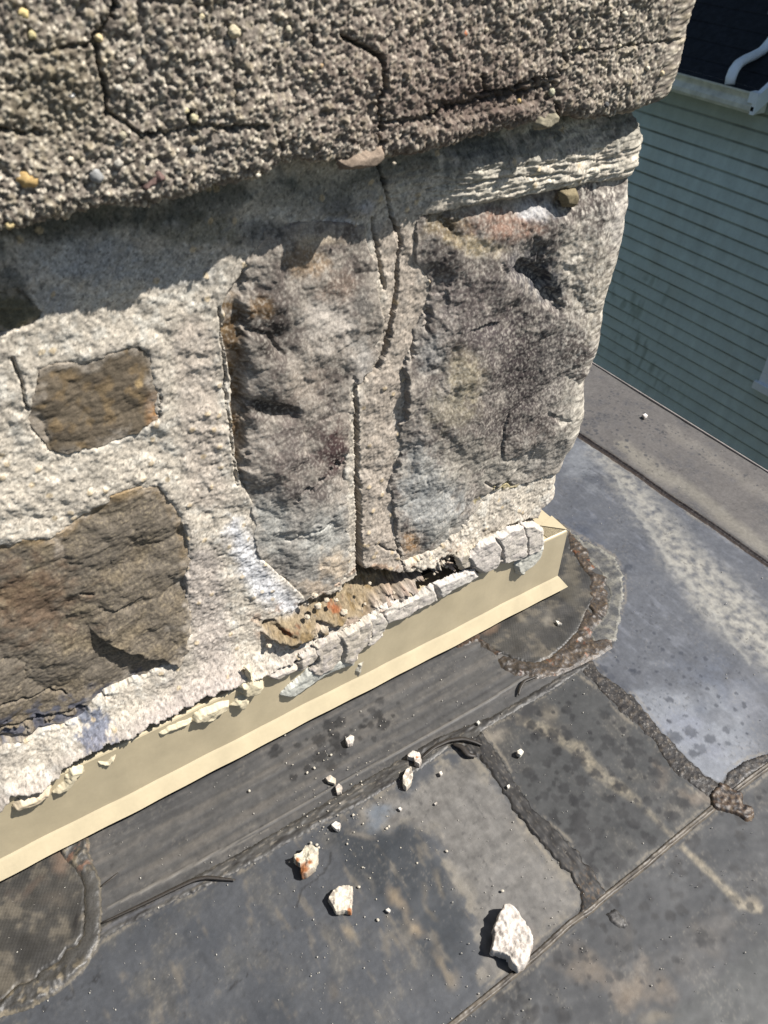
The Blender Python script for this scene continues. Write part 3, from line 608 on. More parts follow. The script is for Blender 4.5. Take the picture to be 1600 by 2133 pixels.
    jt = dline(PX+n2*10, PY+n2*10, [(250,1560),(330,1480),(450,1400),(420,1180)]); A = mix(A, Wl(192, 180, 170), (1-ss(20, 60, jt))*.8)
    A = mix(A, Wl(224, 212, 194), (1-ss(60, 140, np.hypot((PX-120)/2.4, PY-1010)))*.6)
    A = mix(A, Wl(226, 216, 198), tj*ss(-.5, .3, n2)*.8)
    ef = dline(PX+n1*30+n2*16, PY+n1*30+n2*16, [(490,1090),(520,1180),(560,1230),(620,1265)], [10,22,24,10]); A = mix(A, Wl(232, 231, 233), (1-ss(-16, 22, ef))*.85)
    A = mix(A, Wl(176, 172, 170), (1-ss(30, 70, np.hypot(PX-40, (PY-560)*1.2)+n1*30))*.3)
    for (x, y, rx, ry, c, st) in ((180,540,150,60,(180,182,184),.7),(110,620,60,40,(170,172,174),.6),(20,600,50,60,(90,92,88),.7),(350,560,120,50,(176,176,174),.6),(420,480,120,40,(132,128,112),.7),(620,520,40,40,(120,118,120),.5),(700,470,50,24,(200,200,206),.6),(760,430,30,20,(196,196,204),.5),(650,400,150,50,(150,146,134),.6),(700,430,60,30,(104,104,104),.6),(540,480,60,34,(92,94,96),.7),(960,300,80,30,(160,160,162),.5),(60,470,140,40,(84,84,76),.8),(300,450,160,30,(96,94,84),.7)):
        A = mix(A, Wl(*c), st*(1-ss(.4, 1.1, np.hypot((PX-x)/rx, (PY-y)/ry)+n2*.4)))
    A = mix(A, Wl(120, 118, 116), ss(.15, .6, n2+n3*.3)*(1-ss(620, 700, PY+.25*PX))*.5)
    A = mix(A, Wl(138, 120, 92), hol*.9); A = mix(A, Wl(140, 84, 56), hol*ss(.45, .75, n1+n2*.6)*.6); A = mix(A, Wl(120, 98, 62), hol*ss(.1, .5, -n2)*.6)
    A = mix(A, Wl(166, 120, 80), ss(-26, 0, hs)*(1-hol)*ss(0, .4, n2)*.5)
    for (x, y, r_) in ((560,1400,12),(1135,1090,20),(585,1302,10),(690,1258,16),(1118,1082,10)): A = mix(A, Wl(150, 88, 54), (1-ss(.3, 1, np.hypot(PX-x, (PY-y)*1.6)/r_+n3*.5))*.85)
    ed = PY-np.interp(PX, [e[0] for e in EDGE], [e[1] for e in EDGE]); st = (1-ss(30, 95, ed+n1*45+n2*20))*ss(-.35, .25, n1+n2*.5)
    A = mix(A, Wl(98, 99, 92), st*.75)  # sooty stain below the crown edge, painted heavier to deepen the crown's shadow
    bl = sdf(PX+n2*16+n3*8, PY+n2*16+n3*8, [(160,1500),(190,1470),(225,1475),(222,1505),(190,1520),(150,1530)]); A = mix(A, Wl(104, 112, 132), ss(-4, 8, bl)*.85)
    A = mix(A, Wl(150, 140, 142), (1-ss(4, 40, np.abs(dz)/.0004))*.25)
    A = mix(A, Wl(110, 104, 100), ((w1 < .22) & (id1 > .90))*.7); A = mix(A, Wl(214, 190, 150), ((w2 < .2) & (id2 > .86))*.6)
    A *= (1+n3*.10)[..., None]*np.array([.97, .985, .985])*(1+.40*ss(.1, .6, fol(S, Z, .0020, 2, 18))-.45*ss(.10, .6, -fol(S, Z, .0024, 2, 19)))[..., None]
    X, Y = plan(S, H)
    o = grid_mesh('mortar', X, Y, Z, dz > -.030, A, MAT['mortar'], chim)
    return o
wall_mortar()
warm = np.array([1.13, 1.09, 1.02])
def stone(poly, hn, hf, pf, label, s0, s1, z0, z1, wob=8, res=.00075, drop=.020, edge=9, haze=.8):
    S, Z = wgrid(s0, s1, z0, z1, res); PX, PY = wpx(S, Z, hn)
    n2 = fbm(S, Z, .012, 4, 2); n3 = fbm(S, Z, .004, 4, 3); nr = fbm(S, Z, .02, 3, 22)
    s_ = sdf(PX+n2*6+n3*1.2+nr*wob*.6, PY+n2*6+n3*1.2-nr*wob*.3, poly)
    H = hf(S, Z, PX, PY, s_, n2, n3) - drop*(1-ss(-5, edge-3, s_))
    hz = ss(26, 2, s_+n2*22+fbm(S, Z, .02, 3, 23)*26)*haze; A = mix(pf(S, Z, PX, PY, s_, n2, n3)*warm, Wl(188, 178, 164), hz*(.55+.45*n3)); X, Y = plan(S, H)
    o = grid_mesh('stone', X, Y, Z, s_ > -6, A, MAT['stone'], chim); o['label'] = label; return o
def prng(poly, hn):
    P = np.array([(lambda p: (p[0], p[2]))(on_y(x, y, YW-hn)) for x, y in poly]); a = P.min(0)-.01; b = P.max(0)+.01
    return max(a[0], S0), b[0], a[1], b[1]
def layered(S, Z, ang, along, across, sd, o=5):
    a = math.radians(ang); u = (S*math.cos(a)+Z*math.sin(a))/along; v = (-S*math.sin(a)+Z*math.cos(a))/across
    return fbm(u, v, 1.0, o, sd, .6)
def terr(x, n): # softened terraces for cleaved slate faces
    f = x*n; i = np.floor(f); return (i+ss(.25, .75, f-i))/n
# stone 1, small brown square
def h1(S, Z, PX, PY, s, n2, n3):
    l = layered(S, Z, 8, .016, .006, 50); return -.0005+terr(l, 2.5)*.0006+facet(S+n2*.003, Z, .016, 500, .3, .3, .3)*.4+facet(S+n3*.001, Z, .0045, 501, .5, .5, .4)*.2
def p1(S, Z, PX, PY, s, n2, n3):
    l = layered(S, Z, 8, .016, .006, 50); A = np.zeros(S.shape+(3,))+Wl(106, 97, 84)
    A = mix(A, Wl(84, 77, 70), ss(-.1, .6, l*.5+n2*.6)*.6); A = mix(A, Wl(142, 122, 90), ss(0, .6, n2)*.5)
    A = mix(A, Wl(180, 132, 78), (1-ss(2, 26, np.abs(PX-322)))*ss(800, 850, PY)*.7); A = mix(A, Wl(196, 172, 130), (1-ss(4, 12, np.hypot(PX-288, PY-797)))*.8)
    return A*(1+n3*.2)[..., None]
stone(ST1, 0, h1, p1, 'small brown squarish stone set deep in the mortar at left', *prng(ST1, 0))
# stone 2, big brown lower-left
LIP = [(180,1290),(182,1305),(205,1328),(240,1345),(290,1362),(340,1372),(380,1385)]
def h2(S, Z, PX, PY, s, n2, n3):
    l = layered(S, Z, 12, .04, .014, 52); f = layered(S, Z, 12, .014, .005, 53)
    h = -.002+terr(l, 2)*.0008+f*.0003+facet(S+n2*.005, Z+n2*.003, .026, 520, .3, .3, .3)*.45+facet(S+n2*.002, Z, .009, 521, .35, .35, .3)*.3+facet(S+n3*.001, Z, .004, 522, .5, .5, .4)*.17+fbm(S, Z, .07, 3, 54)*.003
    # a proud lip above the dark step
    lx = PX+n2*4; dy = np.interp(lx, [p[0] for p in LIP], [p[1] for p in LIP])-PY-n2*7
    h += .0075*ss(-1, 3, dy)*np.exp(-np.clip(dy, 0, 999)/55)*ss(176, 225, lx)
    low = ss(-1, 2, PY-(1500-.27*(PX-100))+n2*24); h -= low*.004*ss(0, 40, s)
    for pts, ww in (([(0,1470),(60,1460),(110,1445),(140,1452)], 2), ([(0,1520),(80,1505),(170,1475),(195,1482)], 3), ([(0,1545),(60,1535),(120,1515)], 4), ([(170,1240),(195,1236)], 2)): h -= .004*(1-ss(.3, 1.6, dline(PX+n3*4, PY+n2*5, pts)/ww))
    return h
def p2(S, Z, PX, PY, s, n2, n3):
    l = layered(S, Z, 12, .04, .014, 52); b = fbm(S, Z, .05, 4, 55); A = np.zeros(S.shape+(3,))+Wl(114, 107, 97)
    A = mix(A, Wl(82, 75, 68), ss(-.05, .6, l*.3+b*.6)*.6); A = mix(A, Wl(142, 130, 108), ss(0, .7, b+n2*.3)*.5); sp = fol(S, Z, .0020, 2, 56); A = mix(A, Wl(168, 156, 132), ss(.2, .6, sp)*.4); A = mix(A, Wl(54, 48, 42), ss(.2, .6, -sp)*.5); A = mix(A, Wl(118, 112, 104), ss(0, .5, -b)*.4)
    A = mix(A, Wl(104, 78, 56), (1-ss(20, 120, np.hypot((PX-60)*.8, PY-1250)+n2*60))*.5)
    A = mix(A, Wl(160, 138, 104), (1-ss(6, 30, s))*ss(1250, 1100, PY)*.7)
    A = mix(A, Wl(74, 80, 98), ss(1475, 1500, PY+.33*PX-16+n2*16)*ss(-.2, .25, n2)*.8)
    return A*(1+n3*.2)[..., None]
stone(ST2, .002, h2, p2, 'large brown cleft stone at lower left with a dark stepped ledge', *prng(ST2, .002))
# stone 3, tall central
def h3(S, Z, PX, PY, s, n2, n3):
    r = fbm(S, Z, .028, 5, 58); h = .0035+.0050*ss(0, 90, s)+r*.0022+facet(S+n2*.004, Z+r*.004, .034, 590, .26, .22, .3)*.55+facet(S+n2*.002, Z+n3*.001, .011, 591, .34, .3, .3)*.24+facet(S+n3*.001, Z, .0042, 592, .5, .5, .4)*.16+n3*.0002-.006
    left = 1-ss(500, 524, PX+n2*12); h -= left*.0065
    for pts, ww, dp in (([(510,845),(545,850),(580,862),(610,868)], 20, .0045), ([(520,690),(560,700),(585,740)], 8, .003), ([(620,1040),(660,1010),(700,975),(740,960)], 4, .003), ([(600,1130),(650,1110),(700,1095)], 5, .0016), ([(741,790),(742,1000)], 3, .002)):
        h -= dp*(1-ss(.2, 1.3, dline(PX+n2*10, PY+n2*8, pts)/ww))
    h += .004*(1-ss(.3, 1, np.hypot((PX-575)/70, (PY-780)/60)))
    return h
def p3(S, Z, PX, PY, s, n2, n3):
    b = fbm(S, Z, .03, 5, 60); sp = fol(S, Z, .0021, 2, 64); A = np.zeros(S.shape+(3,))+Wl(142, 136, 130)
    A = mix(A, Wl(92, 84, 82), ss(-.05, .45, b)*.75); A = mix(A, Wl(176, 168, 160), ss(0, .6, -b+n2*.3)*.4)
    A = mix(A, Wl(150, 150, 148), ss(1000, 1120, PY+n2*60)*.75)
    A = mix(A, Wl(100, 78, 48), (1-ss(496, 520, PX+n2*14+(PY<640)*30))*.9); A = mix(A, Wl(140, 116, 78), (1-ss(496, 520, PX+n2*14))*ss(0, .5, n2)*.4)
    for (x, y, rx, ry, c, st) in ((555,690,50,70,(62,56,54),.6),(545,640,40,30,(120,96,66),.5),(560,850,70,24,(58,54,52),.6),(700,950,54,60,(66,48,50),.65),(720,900,30,40,(80,62,60),.5),(600,950,60,60,(112,104,102),.5),(690,660,70,80,(196,190,184),.5),(640,800,60,50,(170,160,150),.4),(560,1100,60,80,(168,170,168),.55),(680,1120,60,70,(176,178,176),.6),(640,1020,50,30,(90,84,84),.45),(760,760,30,60,(170,168,166),.5),(640,540,50,50,(150,132,112),.6),(700,600,60,40,(120,104,94),.5),(760,640,26,50,(110,108,106),.5),(700,1180,40,40,(196,182,164),.6),(650,1230,50,20,(190,176,160),.6),(660,500,60,20,(190,178,160),.5),(570,490,34,16,(60,62,66),.5)):
        A = mix(A, Wl(*c), min(.95, st*1.55)*(1-ss(.3, 1.15, np.hypot((PX-x)/rx, (PY-y)/ry)+n2*.5)))
    A = mix(A, Wl(202, 198, 190), ss(.05, .6, sp-b*.2)*.38); A = mix(A, Wl(64, 60, 58), ss(.08, .6, -sp+b*.2)*.36)
    sw = ridged(S+n2*.004, Z, .02, 3, 62); A = mix(A, Wl(200, 196, 192), ss(.82, .98, sw)*ss(.0, .4, fbm(S, Z, .04, 2, 63))*.6)
    A = mix(A, Wl(205, 195, 182), (1-ss(1, 7, np.abs(PX-738)))*ss(1000, 1050, PY)*.6)
    return A*(1+n3*.08)[..., None]
stone(ST3, .006, h3, p3, 'tall grey stone left of the long vertical crack, with a brown left edge', *prng(ST3, .006))
# stone 4, big corner stone
def h4(S, Z, PX, PY, s, n2, n3):
    r = fbm(S, Z, .035, 5, 66); h = .006+.0065*ss(0, 90, s)+r*.0024+facet(S+n2*.004, Z+r*.004, .042, 670, .26, .22, .3)*.5+(1-.8*ss(.49, .54, S))*(facet(S+n2*.002, Z+n3*.001, .013, 671, .34, .3, .3)*.26+facet(S+n3*.001, Z, .0042, 672, .5, .5, .4)*.18+n3*.0002)-.006+.0015*ss(.50, .545, S)
    h += .0055*ss(1110, 1250, PX+n2*14)*(1-ss(860, 1000, PY))+.004*(1-ss(.2, 1, np.hypot((PX-1060)/140, (PY-470)/60)))
    h += .006*ss(1130, 1250, PX)*ss(-80, 40, 520-PY)*0
    for pts, ww, dp in (([(1075,565),(1110,568),(1135,590),(1150,625)], 20, .0075), ([(900,655),(912,672),(900,690)], 7, .005), ([(868,700),(870,760)], 6, .004), ([(1170,425),(1180,420)], 16, .004), ([(1120,500),(1130,540),(1140,600)], 8, .003), ([(1150,870),(1175,875)], 8, .002),
                        ([(1020,1015),(1040,1025),(1080,1020)], 3, .003), ([(940,400+20),(945,480)], 5, .002)):
        h -= dp*(1-ss(.15, 1.3, dline(PX+n2*12, PY+n2*9, pts)/ww))
    h -= .003*(1-ss(.3, 1, np.hypot((PX-1000)/120, (PY-640)/90)))
    return h
def p4(S, Z, PX, PY, s, n2, n3):
    b = fbm(S, Z, .035, 5, 68); c5 = fol(S, Z, .009, 4, 69); st_ = layered(S, Z, 35, .02, .006, 70)
    A = np.zeros(S.shape+(3,))+Wl(136, 130, 126)
    A = mix(A, Wl(84, 77, 76), ss(-.1, .4, b)*.75); A = mix(A, Wl(170, 164, 156), ss(.05, .6, -b)*.45)
    for (x, y, rx, ry, c, st) in ((1030,900,150,60,(112,104,98),.35),(970,790,50,80,(164,155,134),.55),(940,860,60,50,(152,146,130),.4),(1090,760,90,190,(62,55,58),.62),(1010,690,80,60,(84,77,80),.5),(1040,900,100,34,(70,64,66),.5),(930,640,60,60,(124,118,118),.4),(1000,560,90,30,(70,62,60),.4),(905,1000,60,60,(186,188,186),.4),(1010,520,60,20,(206,192,164),.4),(1200,560,50,110,(200,194,182),.4),(880,1000,50,90,(160,163,164),.6),(1100,560,60,60,(74,74,80),.6),(1140,600,50,40,(60,64,74),.6),(1000,610,110,60,(106,98,98),.5),(1050,470,90,40,(140,112,98),.55),(930,470,50,40,(126,112,84),.5),(1120,440,50,24,(190,192,198),.6),(1180,415,22,16,(140,114,66),.8),
                               (910,1060,90,90,(168,171,172),.75),(980,960,90,60,(154,150,142),.5),(860,1140,26,34,(160,128,92),.6),(940,1120,60,40,(150,152,150),.6),(1060,990,90,50,(170,166,158),.6),(1150,760,40,130,(96,92,92),.5),(1250,620,50,160,(190,184,172),.5),(1200,900,50,120,(198,194,184),.6),(980,510,50,22,(188,172,140),.5),(1290,470,50,80,(186,182,178),.6),(1160,960,80,60,(190,186,180),.5),(905,740,40,50,(158,158,158),.5),(1160,930,30,60,(150,146,140),.4)):
        A = mix(A, Wl(*c), min(.95, st*1.55)*(1-ss(.3, 1.15, np.hypot((PX-x)/rx, (PY-y)/ry)+n2*.5)))
    rt = ss(1120, 1230, PX+n2*30); sp = fol(S, Z, .0021, 2, 71); SPK = (ss(.05, .6, sp-b*.2)*.38, ss(.08, .6, -sp+b*.2)*.36)
    c6 = fol(S, Z, .0040, 3, 76); A = mix(A, Wl(214, 210, 202), ss(.0, .5, c6+c5*.4)*(.15+.65*rt)); A = mix(A, Wl(66, 62, 62), ss(.05, .5, -c6+c5*.3)*(.25+.35*rt))
    A = mix(A, Wl(200, 196, 186), ss(.3, .6, st_)*ss(900, 1000, PY)*.18)
    A = mix(A, Wl(214, 200, 170), (1-ss(4, 40, PY-(1020-.0*PX)+0*PX))*0)
    A = mix(A, Wl(206, 202, 194), SPK[0]); A = mix(A, Wl(58, 54, 54), SPK[1])
    A = mix(A, Wl(190, 176, 110), (1-ss(2, 12, dline(PX+n2*14, PY+n2*14, [(1010,1065),(1040,1035),(1080,1028),(1095,1030)])))*.5)
    A = mix(A, Wl(206, 196, 178), ss(.86, .99, ridged(S, Z, .016, 3, 75))*.3)
    return A*(1+n3*.08)[..., None]
stone(ST4, .012, h4, p4, 'big grey corner stone right of the long vertical crack, streaked white and black', *prng(ST4, .012))
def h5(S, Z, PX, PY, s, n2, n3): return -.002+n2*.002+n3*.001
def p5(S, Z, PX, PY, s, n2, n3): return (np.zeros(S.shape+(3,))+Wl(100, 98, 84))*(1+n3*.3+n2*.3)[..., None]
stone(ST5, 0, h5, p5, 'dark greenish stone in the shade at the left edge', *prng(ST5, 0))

# crown
CY = .455; OF = YW-CY
EP = np.array([(lambda p: (p[0], p[2]))(on_y(x, y, CY)) for x, y in EDGE])
def crown():
    ZE = .585
    s = np.arange(S0, S1-.1, .0008)
    # profile: underside, rounded nose, front face
    t = np.concatenate([np.linspace(-.050, 0, 40, endpoint=False), np.arange(0, .145, .0008), np.linspace(.146, .28, 60)])
    S, T = np.meshgrid(s, t, indexing='ij'); r = .010; L = r*math.pi/2
    k = np.clip(T/L, 0, 1)*math.pi/2
    off = np.where(T < 0, OF-r+T, OF-r+r*np.sin(k)); zz = np.where(T < 0, ZE+np.clip(-T, 0, 1)*.10, ZE+r-r*np.cos(k)+np.clip(T-L, 0, 9))
    no = np.sin(k); nz = -np.cos(k)
    dzE = np.interp(S, EP[:, 0], EP[:, 1]-ZE)
    zz = zz+dzE*np.exp(-np.clip(T, 0, 1)/.05)
    PX, PY = proj(S, np.full_like(S, CY), zz)
    Q = zz+np.clip(-T, 0, 1)
    n1 = fbm(S, Q, .05, 4, 80); n2 = fbm(S, Q, .014, 4, 81); n3 = fbm(S, Q, .005, 3, 82); n4 = fbm(S, Q, .0022, 2, 83)
    w1, id1 = worley(S+n3*.0005, Q, .0026, 84); w2, id2 = worley(S, Q, .0052, 85); w3, id3 = worley(S, Q, .0125, 88)
    g1 = (1-ss(.12, .62, w1)); g2 = (1-ss(.15, .5, w2))*(id2 > .55); g3 = (1-ss(.10, .30, w3))*(id3 > .80)
    w5, id5 = worley(S, Q, .0016, 87)
    H = n1*.0035+n2*.0016+n3*.0005+g1*.0010*(.3+id1)+(1-ss(.1, .6, w5))*.0006+g2*.0006+g3*.0012 - ss(.15, .5, -n3)*.0012
    H = n1*.0035+(H-n1*.0035)*(1-.5*ss(.50, .54, S)); lay = 0
    for pts, ww, dp in (([(240,0),(232,35),(196,78),(204,130),(220,190),(226,240)], 8, .009), ([(60,112),(130,100),(190,92)], 7, .004), ([(225,235),(262,258),(300,286),(330,284)], 8, .006), ([(320,284),(400,266),(480,262),(560,264)], 6, .005),
                    ([(715,78),(762,100),(795,122),(800,185),(792,205),(795,260),(796,335)], 7, .011), ([(484,90),(490,200),(495,240)], 5, .003), ([(575,265),(585,300),(592,350)], 4, .003), ([(650,60),(650,110)], 5, .003), ([(0,266),(40,278),(80,276)], 7, .005),
                    ([(1008,160),(1012,196),(1050,190),(1100,172),(1160,160)], 8, .008), ([(900,240),(930,225),(1010,212),(1090,192),(1160,178)], 6, .005), ([(1175,110),(1180,130),(1168,150)], 5, .005), ([(1190,112),(1300,98),(1400,85),(1445,70)], 5, .004),
                    ([(800,255),(860,250),(920,235)], 7, .005), ([(1160,215),(1165,245)], 6, .008), ([(300,0),(420,10),(560,0)], 5, .002), ([(0,190),(90,180)], 5, .002), ([(395,235),(400,258)], 10, .007)):
        d = dline(PX+n3*7+n2*7, PY+n3*7+n2*3, pts)/(ww*.68*(1+.5*n1)); H -= dp*.8*(1-ss(.25, 1.3, d)); lay = np.maximum(lay, 1-ss(.2, 1.5, d))
    # spalled bands at the lower right of the crown
    H -= .004*ss(-2, 3, PY-(212-(PX-900)*.19)+n2*14)*(1-ss(-1, 4, PY-(262-(PX-900)*.22)+n2*10))*ss(880, 940, PX)*(1-ss(1140, 1180, PX))
    H = np.where(T < -.02, H*.3, H)
    A = np.zeros(S.shape+(3,))+Wl(158, 148, 136)
    A = mix(A, Wl(120, 110, 98), ss(-.15, .5, n2+n1*.5)*.6); A = mix(A, Wl(92, 84, 77), (1-g1)*.5); A = mix(A, Wl(232, 222, 202), g1*(id1 > .45)*.65); A = mix(A, Wl(200, 188, 160), g2*.3); A = mix(A, Wl(184, 170, 142), g3*.45)
    A = mix(A, Wl(84, 72, 66), (1-ss(30, 130, np.hypot((PX-1020)*.5, (PY-215)*1.4)))*.6); A = mix(A, Wl(130, 120, 84), (1-ss(40, 200, np.hypot(PX-100, PY-200)))*.25)
    A = mix(A, Wl(120, 100, 92), (1-ss(60, 260, np.hypot((PX-900)*.6, PY-180)))*.35)
    A = mix(A, Wl(60, 54, 48), lay*.4)
    A *= (1+n3*.2+n4*.35)[..., None]
    offH = off+H*no; zz = zz+H*nz
    X, Y = plan(S, offH)
    o = grid_mesh('crown', X, Y, zz, np.ones(S.shape, bool), A, MAT['crown'], chim)
    return o
cr = crown()
mb = MB(); mb.box(-.6, XW-.016, YW+.030, 1.05, -.01, .60); mb.build('masonry_core', MAT['coarse'], chim)
mb = MB(); mb.box(-.7, XW+.018, YW-.020, 1.06, .60, .845); mb.build('crown_core', MAT['coarse'], chim)

def rock(name, c, size, squash=(1, 1, 1), rot=0, m_=None, colr=(.3, .3, .3), parent=None, seed=0, sub=3, rough=.25):
    import bmesh
    bm = bmesh.new(); bmesh.ops.create_icosphere(bm, subdivisions=sub, radius=1.0)
    V = np.array([v.co[:] for v in bm.verts]); F = np.array([[v.index for v in f.verts] for f in bm.faces]); bm.free()
    n = vn(V[:, 0]*1.3+seed*3.7, V[:, 1]*1.3+V[:, 2]*1.7, seed)+.5*vn(V[:, 0]*3+seed, V[:, 2]*3+V[:, 1]*2.2, seed+3)
    V = V*(1+n*rough)[:, None]
    q = np.array(squash)*size; V = V*q
    ca, sa = math.cos(rot), math.sin(rot); X = V[:, 0]*ca-V[:, 1]*sa; Y = V[:, 0]*sa+V[:, 1]*ca; V = np.stack([X, Y, V[:, 2]], 1)
    V = V+np.array(c)
    C = np.zeros((len(V), 3))+np.array(colr); C *= (1+n*.3)[:, None]
    return mesh_np(name, V, F, m_, parent, C)
PEB = [(48,28,9,(222,200,140)),(57,372,19,(200,168,112)),(200,366,13,(160,160,158)),(20,468,9,(204,184,136)),(205,78,7,(226,206,160)),(487,65,12,(210,198,168)),(148,198,7,(240,236,228)),(403,245,9,(206,196,160)),(386,230,7,(214,200,160)),(255,282,8,(180,172,148)),
       (246,183,8,(196,190,176)),(274,128,8,(196,190,176)),(430,186,6,(214,140,112)),(166,22,0,(0,0,0)),(968,70,6,(196,124,88)),(1300,30,9,(206,198,178)),(1348,142,7,(214,206,184)),(1378,152,7,(222,204,168)),(1160,160,0,(0,0,0)),(1148,192,9,(190,186,160)),(1262,218,8,(92,92,92)),
       (404,310,8,(140,136,128)),(668,136,5,(210,180,140)),(537,365,6,(206,198,180)),(246,340,8,(184,178,166)),(146,332,6,(226,214,190)),(646,150,6,(206,196,170)),(460,226,8,(190,184,164)),(1080,210,6,(210,180,120)),(1138,262-8,7,(200,190,160)),(1205,100,6,(210,196,160)),
       (418,34,6,(220,206,170)),(66,72,7,(214,200,150)),(312,650//2,6,(200,190,170)),(716,150,5,(206,196,176)),(820,340,5,(190,178,158)),(1012,62,6,(184,172,150)),(900,230,6,(196,180,150)),(1290,95,5,(210,200,176)),(600,60,6,(208,200,176))]
for i, (x, y, r_, c) in enumerate(PEB):
    if r_ < 1: continue
    p = on_y(x, y, CY); sz = r_*.00029
    rock('pebble', (p[0], CY-.0006, p[2]), sz, (1.0, .75, .75+.3*random.random()), 0, MAT['pebble'], Wl(*c), cr, i, 3, .22)
# two larger flat stones poking out under the crown edge
def slab(poly, Yp, thick, c, name, parent, label=None, m_='stone', sd=0, ns=.0016, var=.2, bump_=.0012, second=None):
    """irregular flake lying against a vertical face, outline measured on plane y = Yp"""
    P = np.array([(lambda p: (p[0], p[2]))(on_y(x, y, Yp)) for x, y in poly]); a = P.min(0)-.005; b = P.max(0)+.005
    S, Z = np.meshgrid(np.arange(a[0], b[0], .0007), np.arange(a[1], b[1], .0007), indexing='ij')
    n = fbm(S, Z, .010, 3, 500+sd); k = fbm(S, Z, .0022, 3, 510+sd); l = layered(S, Z, 14, .012, .0022, 515+sd, 4)
    s_ = sdf(S+n*ns, Z-n*ns, P)
    H = thick*ss(-.0006, .0030, s_)+(facet(S+n*.0015, Z+k*.0006, .011, 530+sd, .5, .35, .6)*.28+facet(S, Z+n*.001, .0035, 540+sd, .6, .5, .5)*.18+n*bump_*.25)*ss(0, .003, s_)-.0032*(1-ss(-.0018, -.0003, s_))
    A = (np.zeros(S.shape+(3,))+c)
    if second is not None: A = mix(A, second, ss(.0, .5, n+l*.4)*.7)
    A = A*(1+n*var+k*var+l*var*.6)[..., None]
    o = grid_mesh(name, S, Yp-H, Z, s_ > -.002, A, MAT[m_], parent)
    if label: o['label'] = label
    return o
slab([(705,335),(735,322),(770,308),(795,305),(796,330),(780,345),(740,350),(712,350)], CY+.002, .006, Wl(150, 134, 118), 'embedded_stone', cr, 'flat grey stone poking out of the crown edge left of the crack', sd=1)
slab([(1118,258),(1130,238),(1150,226),(1158,235),(1156,256),(1135,268),(1120,270)], CY+.002, .006, Wl(160, 152, 130), 'embedded_stone', cr, 'pale rounded stone in the crown edge right of the crack', sd=2)
slab([(285,392),(300,372),(330,352),(345,362),(350,375),(325,392),(300,402)], CY+.002, .003, Wl(110, 90, 84), 'embedded_stone', cr, 'purplish brown flat stone low in the crown at left', sd=3)
slab([(1170,400),(1200,396),(1205,408),(1196,428),(1178,430),(1172,415)], YW-.0165, .0018, Wl(134, 122, 96), 'stone_flake', chim, 'ochre flake on the top edge of the corner stone', sd=4)
# loose mortar plates over the flashing
PY_ = YF-.0035
for i, (poly, th, c) in enumerate((([(793,1266),(850,1248),(902,1219),(908,1232),(910,1249),(880,1262),(850,1282),(820,1292),(802,1300)], .0034, (212,204,192)),
        ([(906,1217),(950,1200),(988,1187),(996,1200),(975,1213),(960,1218),(915,1245),(911,1232)], .0030, (214,208,198)),
        ([(655,1345),(690,1326),(712,1322),(716,1345),(708,1372),(690,1392),(664,1408),(648,1404),(660,1375)], .0030, (198,188,174)),
        ([(706,1322),(740,1303),(770,1284),(778,1300),(770,1330),(750,1358),(734,1384),(712,1380),(716,1350)], .0042, (206,196,180)),
        ([(764,1290),(790,1270),(806,1284),(806,1300),(796,1325),(776,1342),(762,1346),(768,1318)], .0034, (212,204,190)),
        ([(626,1368),(655,1352),(664,1360),(652,1378),(634,1392),(618,1398)], .0028, (200,190,176)),
        ([(560,1408),(585,1398),(612,1384),(622,1390),(600,1404),(575,1416)], .0020, (206,196,182)),
        ([(985,1180),(972,1160),(1000,1132),(1030,1118),(1046,1140),(1040,1168),(1030,1182),(1005,1194)], .0040, (212,204,194)),
        ([(1028,1118),(1060,1102),(1090,1092),(1098,1120),(1096,1156),(1070,1168),(1046,1174),(1042,1140)], .0048, (218,210,198)),
        ([(1088,1094),(1112,1090),(1132,1104),(1132,1126),(1120,1148),(1098,1158),(1094,1125)], .0036, (212,204,192)),
        ([(950,1160),(972,1146),(985,1160),(978,1180),(960,1186)], .0026, (196,186,168)))):
    slab(poly, PY_-(.0010 if i % 2 else 0), th*.6, Wl(*c), 'mortar_plate', chim, None, 'mortar', 60+i, ns=.0026, bump_=.0022, second=Wl(180, 172, 166))
slab([(1078,1195),(1074,1178),(1088,1160),(1112,1140),(1132,1135),(1128,1155),(1112,1172),(1098,1186),(1088,1198)], PY_+.0012, .0022, Wl(206, 204, 192), 'mortar_smear', chim, 'torn grey white smear dripping from the right mortar chunk', 'smear', 14, bump_=.0012)
slab([(586,1448),(600,1432),(622,1418),(640,1400),(655,1385),(690,1372),(735,1372),(738,1384),(700,1394),(672,1408),(650,1424),(628,1436),(614,1450),(600,1452)], PY_+.0018, .0020, Wl(196, 196, 186), 'mortar_smear', chim, 'spatula shaped grey smear pulled down over the flashing', 'smear', 15, bump_=.0011)
slab([(742,1398),(748,1384),(756,1378),(752,1394),(746,1410)], PY_+.0030, .0008, Wl(190, 184, 168), 'mortar_smear', chim, None, 'smear', 16)
